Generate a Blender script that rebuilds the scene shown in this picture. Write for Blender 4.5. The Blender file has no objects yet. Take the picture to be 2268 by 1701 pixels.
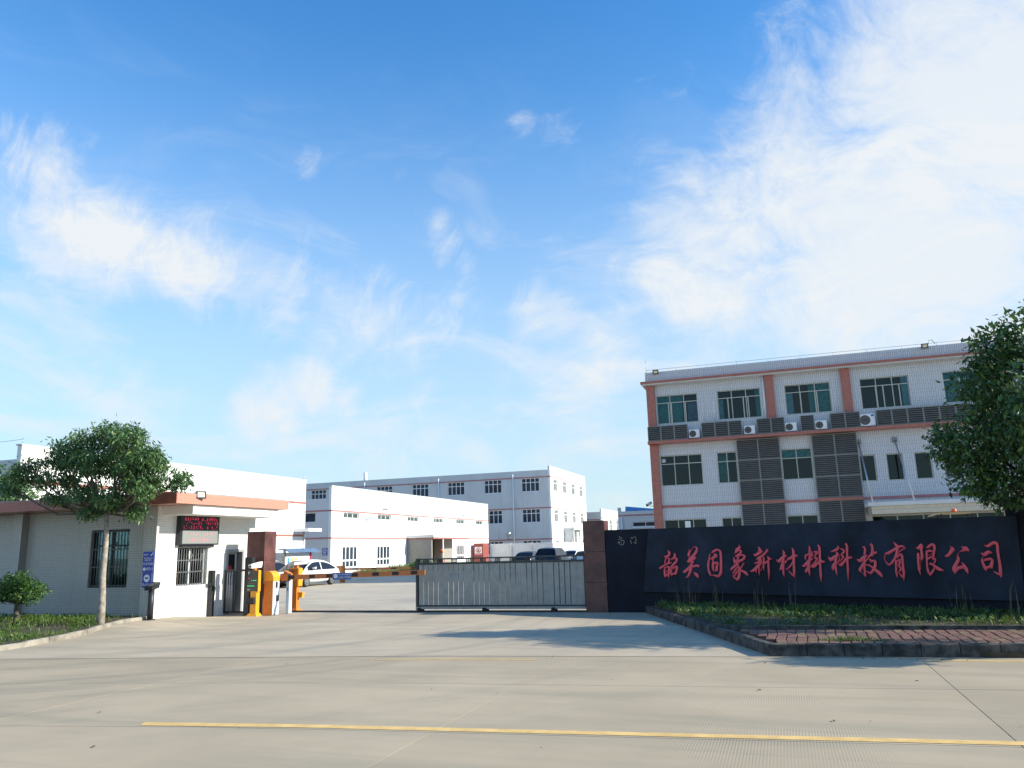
import bpy, math, random
import numpy as np
from mathutils import Vector, Matrix

SC = bpy.context.scene
COL = SC.collection
RND = random.Random(7)
NP = np.random.default_rng(7)

# ------------------------------------------------------------------ camera
CAM_H, PITCH, ROLL, YAW = 1.85, 0.20556, -0.0276, 0.32196
cam_data = bpy.data.cameras.new("camera")
cam = bpy.data.objects.new("camera", cam_data)
COL.objects.link(cam)
fw = Vector((-math.sin(YAW) * math.cos(PITCH), math.cos(YAW) * math.cos(PITCH), math.sin(PITCH)))
rt = Vector((math.cos(YAW), math.sin(YAW), 0))
up = rt.cross(fw)
rt2 = rt * math.cos(ROLL) + up * math.sin(ROLL)
up2 = up * math.cos(ROLL) - rt * math.sin(ROLL)
cam.matrix_world = Matrix(((rt2.x, up2.x, -fw.x, 0), (rt2.y, up2.y, -fw.y, 0), (rt2.z, up2.z, -fw.z, CAM_H), (0, 0, 0, 1)))
cam_data.sensor_width = 36.0
cam_data.lens = 1735.0 / 2268.0 * 36.0
cam_data.clip_end = 4000
SC.camera = cam

# ------------------------------------------------------------------ light, sky, exposure
SUN_EL, SUN_AZ = math.radians(27.0), math.radians(8.5)      # azimuth measured from +X towards +Y
sdir = Vector((math.cos(SUN_EL) * math.cos(SUN_AZ), math.cos(SUN_EL) * math.sin(SUN_AZ), math.sin(SUN_EL)))
sun_data = bpy.data.lights.new("sun", 'SUN')
sun_data.energy = 5.0
sun_data.angle = math.radians(0.53)
sun_data.color = (1.0, 0.925, 0.76)
sun = bpy.data.objects.new("sun", sun_data)
sun.rotation_euler = (-sdir).to_track_quat('-Z', 'Y').to_euler()
sun.location = (40, 40, 40)
COL.objects.link(sun)
SC.view_settings.view_transform = 'Standard'
SC.view_settings.look = 'None'
SC.view_settings.exposure = 0.55
SC.view_settings.gamma = 1.0
SC.view_settings.use_curve_mapping = False
SC.cycles.max_bounces = 6
SC.cycles.transparent_max_bounces = 12
SC.cycles.use_denoising = True

class NT:
    """small helper to write node trees"""
    def __init__(s, tree):
        s.t = tree; s.n = tree.nodes; s.l = tree.links
    def node(s, typ, **kw):
        nd = s.n.new(typ)
        for k, v in kw.items():
            if k == 'inp':
                for kk, vv in v.items():
                    if isinstance(vv, bpy.types.NodeSocket): s.l.new(vv, nd.inputs[kk])
                    else: nd.inputs[kk].default_value = vv
            else: setattr(nd, k, v)
        return nd
    def math(s, op, a, b=0.0, c=None, clamp=False):
        nd = s.node('ShaderNodeMath', operation=op, use_clamp=clamp)
        for i, v in enumerate((a, b) if c is None else (a, b, c)):
            if isinstance(v, bpy.types.NodeSocket): s.l.new(v, nd.inputs[i])
            else: nd.inputs[i].default_value = v
        return nd.outputs[0]
    def vmath(s, op, a, b):
        nd = s.node('ShaderNodeVectorMath', operation=op)
        for i, v in enumerate((a, b)):
            if isinstance(v, bpy.types.NodeSocket): s.l.new(v, nd.inputs[i])
            else: nd.inputs[i].default_value = v
        return nd
    def mix(s, fac, a, b, blend='MIX'):
        nd = s.node('ShaderNodeMix', data_type='RGBA', blend_type=blend)
        for i, v in ((0, fac), (6, a), (7, b)):
            if isinstance(v, bpy.types.NodeSocket): s.l.new(v, nd.inputs[i])
            else: nd.inputs[i].default_value = v if i == 0 else (v if len(v) == 4 else (*v, 1))
        return nd.outputs[2]
    def noise(s, vec, scale, detail=4, rough=.55, dist=0.0):
        nd = s.node('ShaderNodeTexNoise', inp={'Scale': scale, 'Detail': detail, 'Roughness': rough, 'Distortion': dist})
        if vec is not None: s.l.new(vec, nd.inputs['Vector'])
        return nd.outputs[0]
    def ramp(s, fac, a, b, lo=0.0, hi=1.0, typ='SMOOTHSTEP'):
        nd = s.node('ShaderNodeMapRange', interpolation_type=typ)
        s.l.new(fac, nd.inputs[0])
        nd.inputs[1].default_value = a; nd.inputs[2].default_value = b
        nd.inputs[3].default_value = lo; nd.inputs[4].default_value = hi
        return nd.outputs[0]
    def scalevec(s, vec, sx, sy, sz, rot=(0, 0, 0)):
        nd = s.node('ShaderNodeMapping')
        s.l.new(vec, nd.inputs[0]); nd.inputs['Scale'].default_value = (sx, sy, sz); nd.inputs['Rotation'].default_value = rot
        return nd.outputs[0]

def camdir(px, py):
    """direction in the sky towards a point of the photograph (used once, to aim the clouds)"""
    d = rt2 * (px - 1134) / 1735.0 - up2 * (py - 850.5) / 1735.0 + fw
    return d.normalized()

world = bpy.data.worlds.new("World")
SC.world = world
world.use_nodes = True
W = NT(world.node_tree)
W.n.clear()
wo = W.node('ShaderNodeOutputWorld')
bg = W.node('ShaderNodeBackground', inp={'Strength': 0.13})
sky = W.node('ShaderNodeTexSky', sky_type='NISHITA', sun_disc=False)
sky.sun_elevation = SUN_EL
sky.sun_rotation = math.radians(90) - SUN_AZ
sky.altitude = 100; sky.air_density = 1.0; sky.dust_density = 0.35; sky.ozone_density = 2.2
tc = W.node('ShaderNodeTexCoord').outputs['Generated']
sep = W.node('ShaderNodeSeparateXYZ'); W.l.new(tc, sep.inputs[0])
# cloud field: wispy fractal noise on the sky direction, gathered by soft spots where the clouds stand
warp = W.node('ShaderNodeTexNoise', inp={'Scale': 3.0, 'Detail': 3.0}); W.l.new(tc, warp.inputs['Vector'])
wv = W.vmath('SUBTRACT', warp.outputs['Color'], (.5, .5, .5)).outputs[0]
wv = W.vmath('MULTIPLY', wv, (.16, .16, .10)).outputs[0]
dirw = W.vmath('ADD', tc, wv).outputs[0]
stretched = W.scalevec(dirw, 1.0, 1.0, 1.9, (0.25, 0.45, 0.3))
n1 = W.noise(stretched, 5.5, 9, .62, .25)
n2 = W.noise(W.scalevec(dirw, 1.0, 2.4, 1.0, (0.2, 0.6, 0.75)), 11.0, 8, .68, 1.1)
field = W.math('ADD', W.math('MULTIPLY', n1, .72), W.math('MULTIPLY', n2, .60))
field = W.math('SUBTRACT', field, .16)
CLOUDS = [(2010, 520, .225, .72), (2230, 250, .25, .70), (1760, 400, .16, .60), (1620, 560, .17, .52), (1560, 470, .10, .44), (1990, 690, .16, .5), (2200, 760, .16, .5),
          (1830, 120, .12, .36), (1520, 190, .07, .26), (1470, 330, .07, .24), (1250, 290, .05, .24),
          (130, 400, .085, .46), (230, 500, .11, .52), (420, 560, .10, .48), (110, 540, .07, .36), (60, 620, .08, .28), (560, 560, .07, .3),
          (690, 365, .030, .34), (730, 385, .030, .32), (770, 430, .028, .32), (820, 385, .030, .32), (880, 400, .026, .30), (880, 460, .024, .28), (960, 500, .032, .34), (1000, 540, .032, .34), (1050, 580, .026, .32), (1160, 260, .03, .3), (620, 640, .11, .37), (780, 700, .11, .37), (910, 770, .08, .36), (930, 470, .03, .18), (850, 400, .025, .22),
          (560, 900, .06, .52), (620, 885, .07, .58), (710, 850, .06, .62), (790, 870, .05, .52), (880, 800, .07, .34), (1210, 690, .06, .32), (1350, 790, .07, .36), (1060, 650, .05, .26),
          (1520, 790, .09, .38), (1420, 740, .06, .26), (750, 690, .12, .26), (1000, 730, .09, .25), (200, 930, .16, .26), (900, 960, .2, .28), (1300, 980, .2, .28), (400, 690, .1, .2)]
acc = None
for cx, cy, rad, amp in CLOUDS:
    d = camdir(cx, cy)
    dist = W.vmath('DISTANCE', dirw, tuple(d)).outputs['Value']
    m = W.ramp(dist, rad * 1.35, rad * 0.1, 0.0, amp)
    acc = m if acc is None else W.math('MAXIMUM', acc, m)
# unseen cloud cover outside the view, thickened to brighten the shaded faces
loose = W.ramp(W.noise(tc, 1.6, 3), .42, .70, 0.0, .42)
ahead = W.ramp(W.vmath('DISTANCE', tc, tuple(fw)).outputs['Value'], .8, 1.1, 0.0, 1.0)
acc = W.math('MAXIMUM', acc, W.math('MULTIPLY', loose, ahead))
dens = W.ramp(W.math('ADD', field, acc), .66, 1.18, 0.0, .93)
veil = W.ramp(sep.outputs[2], .62, .15, 0.0, 1.0)
thin = W.math('MULTIPLY', W.ramp(W.noise(W.scalevec(dirw, 1.0, 1.0, 3.2, (0.1, .42, .3)), 3.6, 7, .62, .8), .44, .72, 0.0, .62), veil)
dens = W.math('ADD', dens, thin, clamp=True)
tint = W.mix(W.ramp(sep.outputs[2], .78, .22, 0.0, 1.0, 'LINEAR'), (.42, 1.02, 1.46), (.58, 1.25, 1.56))
bluer = W.mix(1.0, sky.outputs[0], tint, 'MULTIPLY')
lowhaze = W.ramp(sep.outputs[2], -.02, .62, .86, 0.0, 'SMOOTHSTEP')
c_hz = W.mix(lowhaze, bluer, (3.55, 4.10, 4.40))
c_cl = W.mix(dens, c_hz, (4.45, 4.70, 4.92))
W.l.new(c_cl, bg.inputs['Color'])
W.l.new(bg.outputs[0], wo.inputs['Surface'])

# ------------------------------------------------------------------ materials
MATS = {}
def mat(name, col, rough=.6, metal=0.0, var=.0, vscale=3.0, bump=0.0, bscale=40.0, spec=.5, emit=None, emit_s=0.0, stain=0.0, coat=0.0):
    m = bpy.data.materials.new(name); m.use_nodes = True
    T = NT(m.node_tree); b = T.n['Principled BSDF']
    b.inputs['Roughness'].default_value = rough; b.inputs['Metallic'].default_value = metal
    b.inputs['Specular IOR Level'].default_value = spec; b.inputs['Coat Weight'].default_value = coat
    b.inputs['Base Color'].default_value = (*col, 1)
    geo = T.node('ShaderNodeNewGeometry').outputs['Position']
    if var or stain:
        c = (*col, 1)
        if var:
            n = T.noise(geo, vscale, 6, .6)
            lo = tuple(max(0, x * (1 - var)) for x in col); hi = tuple(min(1, x * (1 + var)) for x in col)
            c = T.mix(T.ramp(n, .3, .7), lo, hi)
        if stain:   # rain streaks running down
            st = T.noise(T.scalevec(geo, 1.6, 1.6, .12), 1.5, 5, .65)
            c = T.mix(T.ramp(st, .52, .75, 0, stain), c, tuple(x * .45 for x in col))
        T.l.new(c, b.inputs['Base Color'])
    if bump:
        bn = T.node('ShaderNodeBump', inp={'Strength': bump, 'Distance': .01, 'Height': T.noise(geo, bscale, 5)})
        T.l.new(bn.outputs[0], b.inputs['Normal'])
    if emit:
        b.inputs['Emission Color'].default_value = (*emit, 1); b.inputs['Emission Strength'].default_value = emit_s
    MATS[name] = m
    return m

def tile_mat(name, tile, grout, axis, bw, bh, mortar, offset=0.0, rough=.3, stain=.25):
    """small ceramic tiles; axis 'x' wall runs along X, 'y' wall runs along Y"""
    m = bpy.data.materials.new(name); m.use_nodes = True
    T = NT(m.node_tree); b = T.n['Principled BSDF']
    b.inputs['Roughness'].default_value = rough
    geo = T.node('ShaderNodeNewGeometry').outputs['Position']
    s = T.node('ShaderNodeSeparateXYZ'); T.l.new(geo, s.inputs[0])
    cmb = T.node('ShaderNodeCombineXYZ')
    u_ = s.outputs[1 if axis == 'y' else 0]
    a_, b_ = (s.outputs[2], u_) if axis == 'xv' else (u_, s.outputs[2])     # 'xv': upright courses
    T.l.new(a_, cmb.inputs[0]); T.l.new(b_, cmb.inputs[1])
    br = T.node('ShaderNodeTexBrick', offset=offset, inp={'Scale': 1.0, 'Brick Width': bw, 'Row Height': bh, 'Mortar Size': mortar, 'Mortar Smooth': .2,
        'Color1': (*tile, 1), 'Color2': (*[x * .93 for x in tile], 1), 'Mortar': (*grout, 1)})
    T.l.new(cmb.outputs[0], br.inputs['Vector'])
    st = T.noise(T.scalevec(geo, 1.4, 1.4, .14), 1.3, 5, .65)
    c = T.mix(T.ramp(st, .5, .8, 0, stain), br.outputs['Color'], tuple(x * .55 for x in tile))
    T.l.new(c, b.inputs['Base Color'])
    bn = T.node('ShaderNodeBump', invert=True, inp={'Strength': .5, 'Distance': .006, 'Height': br.outputs['Fac']})
    T.l.new(bn.outputs[0], b.inputs['Normal'])
    MATS[name] = m
    return m

def concrete_mat(name, col, groove=False, streak_rot=0.0, streak=.35, arcs=.62):
    m = bpy.data.materials.new(name); m.use_nodes = True
    T = NT(m.node_tree); b = T.n['Principled BSDF']
    b.inputs['Roughness'].default_value = .85; b.inputs['Specular IOR Level'].default_value = .25
    geo = T.node('ShaderNodeNewGeometry').outputs['Position']
    info = T.node('ShaderNodeObjectInfo').outputs['Random']
    big = T.noise(geo, .35, 5, .6)
    c = T.mix(T.ramp(big, .3, .7), tuple(x * .88 for x in col), tuple(x * 1.08 for x in col))
    # tyre marks and dust dragged along the driving direction
    sv = T.scalevec(geo, .16, 1.5, 1.0, (0, 0, streak_rot))
    st = T.noise(sv, 1.0, 6, .62, .5)
    c = T.mix(T.ramp(st, .44, .70, 0, streak), c, tuple(x * y for x, y in zip(col, (.66, .72, .76))))
    # arcs left by vehicles turning in through the gate
    pv = T.vmath('SUBTRACT', geo, (-18.5, 20.0, 0.0)).outputs[0]
    rr = T.vmath('LENGTH', pv, (0, 0, 0)).outputs['Value']
    sx = T.node('ShaderNodeSeparateXYZ'); T.l.new(pv, sx.inputs[0])
    th = T.math('ARCTAN2', sx.outputs[1], sx.outputs[0])
    cx = T.node('ShaderNodeCombineXYZ'); T.l.new(rr, cx.inputs[0]); T.l.new(T.math('MULTIPLY', th, 1.6), cx.inputs[1])
    arc = T.noise(cx.outputs[0], .95, 7, .66, .35)
    c = T.mix(T.math('MULTIPLY', T.ramp(arc, .47, .68, 0, arcs), T.ramp(rr, 22.0, 12.0)), c, tuple(x * y for x, y in zip(col, (.55, .62, .68))))
    blot = T.noise(geo, 1.3, 6, .7)
    c = T.mix(T.ramp(blot, .55, .75, 0, .28), c, tuple(x * .72 for x in col))
    sp = T.noise(geo, 55.0, 3, .7)
    c = T.mix(T.ramp(sp, .35, .7, 0, .22), c, tuple(x * .8 for x in col))
    pit = T.noise(geo, 9.0, 4, .7)
    c = T.mix(T.ramp(pit, .66, .78, 0, .3), c, tuple(x * .7 for x in col))
    tone = T.math('MULTIPLY_ADD', info, .10, .95)
    hs = T.node('ShaderNodeHueSaturation', inp={'Color': c, 'Value': tone})
    T.l.new(hs.outputs[0], b.inputs['Base Color'])
    h = T.math('MULTIPLY', sp, .5)
    if groove:
        wv = T.node('ShaderNodeTexWave', wave_type='BANDS', bands_direction='X', inp={'Scale': 11.0, 'Distortion': 1.2, 'Detail': 2.0, 'Detail Scale': .8})
        T.l.new(geo, wv.inputs['Vector'])
        h = T.math('ADD', h, T.math('MULTIPLY', wv.outputs['Fac'], T.ramp(T.noise(geo, .45, 3), .4, .65, .03, .6)))
    bn = T.node('ShaderNodeBump', inp={'Strength': .35, 'Distance': .006, 'Height': h})
    T.l.new(bn.outputs[0], b.inputs['Normal'])
    MATS[name] = m
    return m

def leaf_mat(name, dark, mid, light, trans=.25):
    m = bpy.data.materials.new(name); m.use_nodes = True
    T = NT(m.node_tree); b = T.n['Principled BSDF']; out = T.n['Material Output']
    isl = T.node('ShaderNodeNewGeometry').outputs['Random Per Island']
    c = T.mix(T.ramp(isl, 0, .6, 0, 1, 'LINEAR'), dark, mid)
    c = T.mix(T.ramp(isl, .72, 1, 0, 1, 'LINEAR'), c, light)
    T.l.new(c, b.inputs['Base Color']); b.inputs['Roughness'].default_value = .42
    tr = T.node('ShaderNodeBsdfTranslucent'); T.l.new(T.mix(.4, c, (.12, .2, .02)), tr.inputs[0])
    mx = T.node('ShaderNodeMixShader', inp={0: trans}); T.l.new(b.outputs[0], mx.inputs[1]); T.l.new(tr.outputs[0], mx.inputs[2])
    T.l.new(mx.outputs[0], out.inputs[0])
    MATS[name] = m
    return m

def glass_mat(name, tint, refl=.08, rough=.02, through=.8, share=1.0):
    m = bpy.data.materials.new(name); m.use_nodes = True
    T = NT(m.node_tree); T.n.clear(); out = T.node('ShaderNodeOutputMaterial')
    tr = T.node('ShaderNodeBsdfTransparent', inp={0: (*[x * through for x in tint], 1)})
    gl = T.node('ShaderNodeBsdfGlossy', inp={0: (.9, .95, 1, 1), 'Roughness': rough})
    fr = T.node('ShaderNodeFresnel', inp={0: 1.5}).outputs[0]
    mx = T.node('ShaderNodeMixShader', inp={0: T.math('ADD', T.math('MULTIPLY', fr, share), refl, clamp=True)})
    T.l.new(tr.outputs[0], mx.inputs[1]); T.l.new(gl.outputs[0], mx.inputs[2]); T.l.new(mx.outputs[0], out.inputs[0])
    MATS[name] = m
    return m

concrete_mat('road_concrete', (.43, .35, .245), True, 0.1, .55)
concrete_mat('apron_concrete', (.46, .38, .278), False, .55, .65)
concrete_mat('yard_concrete', (.46, .40, .315), False, .15, .35)
mat('joint_dark', (.06, .055, .05), .95)
mat('ground_earth', (.20, .19, .13), .95, var=.3, vscale=.05)
mat('soil', (.060, .046, .028), .95, var=.4, vscale=2.5, bump=.6, bscale=25)
mat('kerb_stone', (.060, .056, .050), .9, var=.75, vscale=5, bump=.6, bscale=30, stain=.5)
mat('kerb_pale', (.26, .235, .195), .9, var=.4, vscale=2.5, bump=.6, bscale=30)
mat('yellow_paint', (.70, .46, .165), .75, var=.14, vscale=5, bump=.3, bscale=60)
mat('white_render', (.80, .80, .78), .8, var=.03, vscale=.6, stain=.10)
mat('shade_render', (.60, .61, .61), .8, var=.05, vscale=.5, stain=.22)  # white render darkened, mostly for faces turned from the sun; shade in the colour
mat('red_band', (.44, .17, .16), .6, var=.15)
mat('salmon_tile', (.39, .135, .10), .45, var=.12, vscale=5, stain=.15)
mat('salmon_pale', (.66, .27, .18), .5, var=.10, vscale=5)
tile_mat('guard_tile_x', (.50, .50, .46), (.26, .26, .25), 'x', .09, .068, .006, 0.0)  # same tile as the sunlit wall, darkened to carry the side's shade
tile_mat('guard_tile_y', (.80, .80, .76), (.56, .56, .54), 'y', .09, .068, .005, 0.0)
tile_mat('office_tile', (.62, .62, .63), (.36, .37, .41), 'xv', .46, .105, .014, .37, stain=.12)
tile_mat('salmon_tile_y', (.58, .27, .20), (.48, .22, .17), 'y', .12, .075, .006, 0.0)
tile_mat('canopy_tile', (.62, .56, .44), (.40, .36, .30), 'x', .105, .25, .012, .5)
mat('granite_black', (.017, .025, .042), .6, var=.4, vscale=1.2, spec=.2, stain=.35)
mat('granite_dark', (.007, .010, .020), .6, var=.3, vscale=1.2, spec=.2)
mat('granite_brown', (.105, .042, .038), .4, var=.4, vscale=2.2, stain=.3)
mat('letter_red', (.95, .115, .14), .45, var=.05)
mat('letter_silver', (.36, .34, .29), .4, metal=.6)
mat('gate_grey', (.30, .315, .305), .45, metal=.25, var=.12, vscale=4)
mat('gate_dark', (.045, .052, .055), .45, metal=.3)
mat('dark_metal', (.035, .038, .045), .45, metal=.4)
mat('steel_pale', (.48, .50, .52), .35, metal=.7)
mat('rubber', (.015, .015, .015), .8)
mat('orange_paint', (.58, .19, .025), .45, var=.06)
mat('amber_paint', (.85, .36, .025), .4, var=.05)
mat('cabinet_white', (.62, .66, .70), .45)
mat('grille_grey', (.17, .18, .19), .5, metal=.2)
mat('fire_red', (.27, .062, .048), .6, var=.1)
mat('porch_shade', (.30, .285, .26), .85, var=.1)  # porch walls set darker: their shade is put into the colour
mat('black_gloss', (.010, .011, .013), .12)
mat('black_matt', (.015, .015, .018), .6)
mat('arm_orange', (.45, .15, .045), .5, var=.08)
mat('blue_sign', (.03, .10, .36), .45)
mat('blue_board', (.035, .075, .42), .5)
mat('white_plastic', (.80, .80, .80), .4)
mat('paper_white', (.82, .82, .80), .7)
mat('alu_frame', (.46, .46, .40), .4, metal=.4)
mat('white_frame', (.78, .79, .80), .4)
mat('louvre_grey', (.15, .142, .132), .55, metal=.2, var=.1)
mat('louvre_post', (.22, .215, .20), .5, metal=.3)
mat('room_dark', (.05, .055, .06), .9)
mat('curtain_teal', (.13, .45, .47), .9, var=.25, vscale=6)
mat('curtain_grey', (.55, .58, .70), .9, var=.25, vscale=8)
mat('curtain_violet', (.40, .30, .46), .9, var=.3, vscale=6)
mat('far_pane', (.022, .035, .055), .12, spec=.25, var=.4, vscale=.7)
mat('warm_pane', (.06, .075, .07), .12, spec=.3, var=.5, vscale=.9)
glass_mat('office_glass', (.66, .90, .90), .0, share=.6)
glass_mat('clear_glass', (.80, .86, .84), .05)
mat('door_grey', (.30, .31, .32), .5)
mat('led_black', (.012, .013, .022), .5)
mat('led_panel_grey', (.22, .235, .235), .5)
mat('led_red', (.3, .01, .03), .5, emit=(1.0, .05, .14), emit_s=.55)
mat('led_pale_red', (.6, .15, .18), .5, emit=(1.0, .15, .2), emit_s=.35)
mat('led_green', (.02, .3, .08), .5, emit=(.05, 1.0, .3), emit_s=.8)
mat('lamp_yellow', (.75, .72, .08), .4)
mat('bark', (.30, .26, .215), .9, var=.35, vscale=9, bump=.8, bscale=22)
mat('bark_pale', (.40, .36, .31), .9, var=.3, vscale=9, bump=.7, bscale=22)
mat('bark_dark', (.09, .075, .06), .9, var=.35, vscale=9, bump=.8, bscale=22)
leaf_mat('leaf_left', (.048, .112, .048), (.098, .195, .070), (.21, .31, .095))
leaf_mat('leaf_right', (.030, .074, .034), (.074, .158, .054), (.20, .33, .07))
leaf_mat('leaf_bush', (.040, .110, .022), (.075, .17, .035), (.16, .27, .055))
leaf_mat('grass_shade', (.050, .115, .030), (.085, .165, .045), (.24, .24, .08), .35)
leaf_mat('grass_sun', (.060, .13, .022), (.11, .20, .040), (.22, .24, .07), .35)
leaf_mat('dry_grass', (.20, .15, .07), (.26, .20, .09), (.32, .25, .12), .2)
mat('brick_red', (.175, .085, .062), .85, var=.25, vscale=5, bump=.5, bscale=50)
mat('brick_brown', (.14, .072, .055), .85, var=.35, vscale=5, bump=.5, bscale=50)
mat('brick_ochre', (.19, .125, .07), .85, var=.35, vscale=5, bump=.5, bscale=50)
mat('car_white', (.80, .80, .80), .25, coat=.6)
mat('car_black', (.010, .011, .013), .3, coat=.25)
mat('car_navy', (.012, .016, .035), .3, coat=.25)
mat('car_grey', (.10, .10, .11), .25, coat=.7)
mat('car_glass', (.008, .010, .018), .06, spec=.35)
mat('tail_red', (.5, .012, .03), .2)
mat('head_clear', (.65, .68, .70), .15)
mat('rim_silver', (.55, .56, .57), .3, metal=.8)
mat('roof_blue', (.10, .17, .28), .45, var=.1)
mat('sheet_blue', (.05, .30, .72), .5, var=.15)
mat('red_frame', (.45, .03, .08), .5)
mat('notice_cyan', (.02, .32, .65), .6)
mat('notice_yellow', (.75, .62, .10), .6)
mat('tan_steel', (.45, .32, .16), .6)
mat('beacon', (.75, .14, .05), .3)
mat('roof_grey', (.30, .30, .30), .9, var=.15)
mat('panel_grey', (.60, .62, .64), .85, var=.06, vscale=.6, stain=.2)
mat('dry_leaf', (.08, .055, .035), .9)

# ------------------------------------------------------------------ mesh helpers
class MB:
    """collects polygons; build() links them as ONE mesh object"""
    def __init__(s): s.v = []; s.f = []; s.mi = []; s.sm = []
    def poly(s, pts, m=0, smooth=False):
        i = len(s.v); s.v += [tuple(p) for p in pts]; s.f.append(tuple(range(i, i + len(pts)))); s.mi.append(m); s.sm.append(smooth)
    def box(s, x0, y0, z0, x1, y1, z1, m=0):
        if x0 > x1: x0, x1 = x1, x0
        if y0 > y1: y0, y1 = y1, y0
        if z0 > z1: z0, z1 = z1, z0
        s.hexa([(x0, y0, z0), (x1, y0, z0), (x1, y1, z0), (x0, y1, z0), (x0, y0, z1), (x1, y0, z1), (x1, y1, z1), (x0, y1, z1)], m)
    def hexa(s, p, m=0):
        i = len(s.v); s.v += [tuple(q) for q in p]
        for q in ((0, 3, 2, 1), (4, 5, 6, 7), (0, 1, 5, 4), (1, 2, 6, 5), (2, 3, 7, 6), (3, 0, 4, 7)):
            s.f.append(tuple(i + k for k in q)); s.mi.append(m); s.sm.append(False)
    def bevbox(s, x0, y0, z0, x1, y1, z1, b=.01, m=0):
        """box with chamfered upper edges"""
        lo = [(x0, y0, z0), (x1, y0, z0), (x1, y1, z0), (x0, y1, z0)]
        mi = [(x0, y0, z1 - b), (x1, y0, z1 - b), (x1, y1, z1 - b), (x0, y1, z1 - b)]
        hi = [(x0 + b, y0 + b, z1), (x1 - b, y0 + b, z1), (x1 - b, y1 - b, z1), (x0 + b, y1 - b, z1)]
        i = len(s.v); s.v += lo + mi + hi
        fs = [(3, 2, 1, 0), (8, 9, 10, 11)]
        for a in (0, 4):
            for k in range(4): fs.append((a + k, a + (k + 1) % 4, a + 4 + (k + 1) % 4, a + 4 + k))
        for q in fs: s.f.append(tuple(i + k for k in q)); s.mi.append(m); s.sm.append(False)
    def tube(s, pts, rad, n=8, m=0, cap=True, smooth=True):
        pts = [Vector(p) for p in pts]
        if not hasattr(rad, '__len__'): rad = [rad] * len(pts)
        i0 = len(s.v)
        for k, p in enumerate(pts):
            t = (pts[min(k + 1, len(pts) - 1)] - pts[max(k - 1, 0)]).normalized()
            a = Vector((0, 0, 1)) if abs(t.z) < .9 else Vector((1, 0, 0))
            u = t.cross(a).normalized(); w = t.cross(u)
            for j in range(n):
                q = 2 * math.pi * j / n
                s.v.append(tuple(p + (u * math.cos(q) + w * math.sin(q)) * rad[k]))
        for k in range(len(pts) - 1):
            for j in range(n):
                a = i0 + k * n + j; b = i0 + k * n + (j + 1) % n
                s.f.append((a, a + n, b + n, b)); s.mi.append(m); s.sm.append(smooth)
        if cap:
            s.f.append(tuple(i0 + j for j in range(n))); s.mi.append(m); s.sm.append(False)
            e = i0 + (len(pts) - 1) * n
            s.f.append(tuple(e + n - 1 - j for j in range(n))); s.mi.append(m); s.sm.append(False)
    def disc(s, c, axis, r, n=16, m=0, r_in=0):
        c = Vector(c); t = Vector(axis).normalized(); a = Vector((0, 0, 1)) if abs(t.z) < .9 else Vector((1, 0, 0))
        u = t.cross(a).normalized(); w = t.cross(u)
        P = lambda q, rr: c + (u * math.cos(q) + w * math.sin(q)) * rr
        if r_in:
            for j in range(n):
                q0, q1 = 2 * math.pi * j / n, 2 * math.pi * (j + 1) / n
                s.poly([P(q0, r_in), P(q0, r), P(q1, r), P(q1, r_in)], m)
        else: s.poly([P(2 * math.pi * j / n, r) for j in range(n)], m)
    def prism(s, pts, d, m=0):
        """closed prism: polygon pts moved by vector d"""
        pts = [Vector(p) for p in pts]; d = Vector(d); q = [p + d for p in pts]
        s.poly(pts[::-1], m); s.poly(q, m)
        for k in range(len(pts)):
            j = (k + 1) % len(pts); s.poly([pts[k], pts[j], q[j], q[k]], m)
    def mesh(s, name, mats):
        me = bpy.data.meshes.new(name)
        me.from_pydata(s.v, [], s.f)
        for mm in (mats if isinstance(mats, (list, tuple)) else [mats]): me.materials.append(MATS[mm])
        me.polygons.foreach_set('material_index', s.mi); me.polygons.foreach_set('use_smooth', s.sm)
        me.update()
        return me

def wloc(o):
    v = Vector((0, 0, 0))
    while o is not None: v += o.location; o = o.parent
    return v
def link(name, me, parent=None):
    o = bpy.data.objects.new(name, me); COL.objects.link(o); o.parent = parent
    return o
def obj(name, mb, mats, parent=None, world=False):
    """world=True: the builder holds site coordinates; they are made relative to the parent"""
    if world and parent is not None:
        w = wloc(parent); mb.v = [(x - w.x, y - w.y, z - w.z) for x, y, z in mb.v]
    return link(name, mb.mesh(name, mats), parent)
def tag(o, label, cat, group=None, kind=None):
    if label: o['label'] = label
    if cat: o['category'] = cat
    if group: o['group'] = group
    if kind: o['kind'] = kind
    return o
def thing(name, label, cat, loc=(0, 0, 0), rz=0.0, group=None):
    o = bpy.data.objects.new(name, None); COL.objects.link(o); o.empty_display_size = .2
    o.location = loc; o.rotation_euler = (0, 0, rz)
    return tag(o, label, cat, group)
def solo(name, mb, mats, label, cat, loc, group=None, rz=0.0):
    """a thing that is one mesh; builder in local coordinates"""
    o = obj(name, mb, mats); o.location = loc; o.rotation_euler = (0, 0, rz)
    return tag(o, label, cat, group)
def struct(name, mb, mats):
    o = obj(name, mb, mats); o['kind'] = 'structure'; return o
def copy_tree(o, parent=None):
    c = o.copy(); COL.objects.link(c); c.parent = parent
    for ch in list(o.children): copy_tree(ch, c)
    return c
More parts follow.
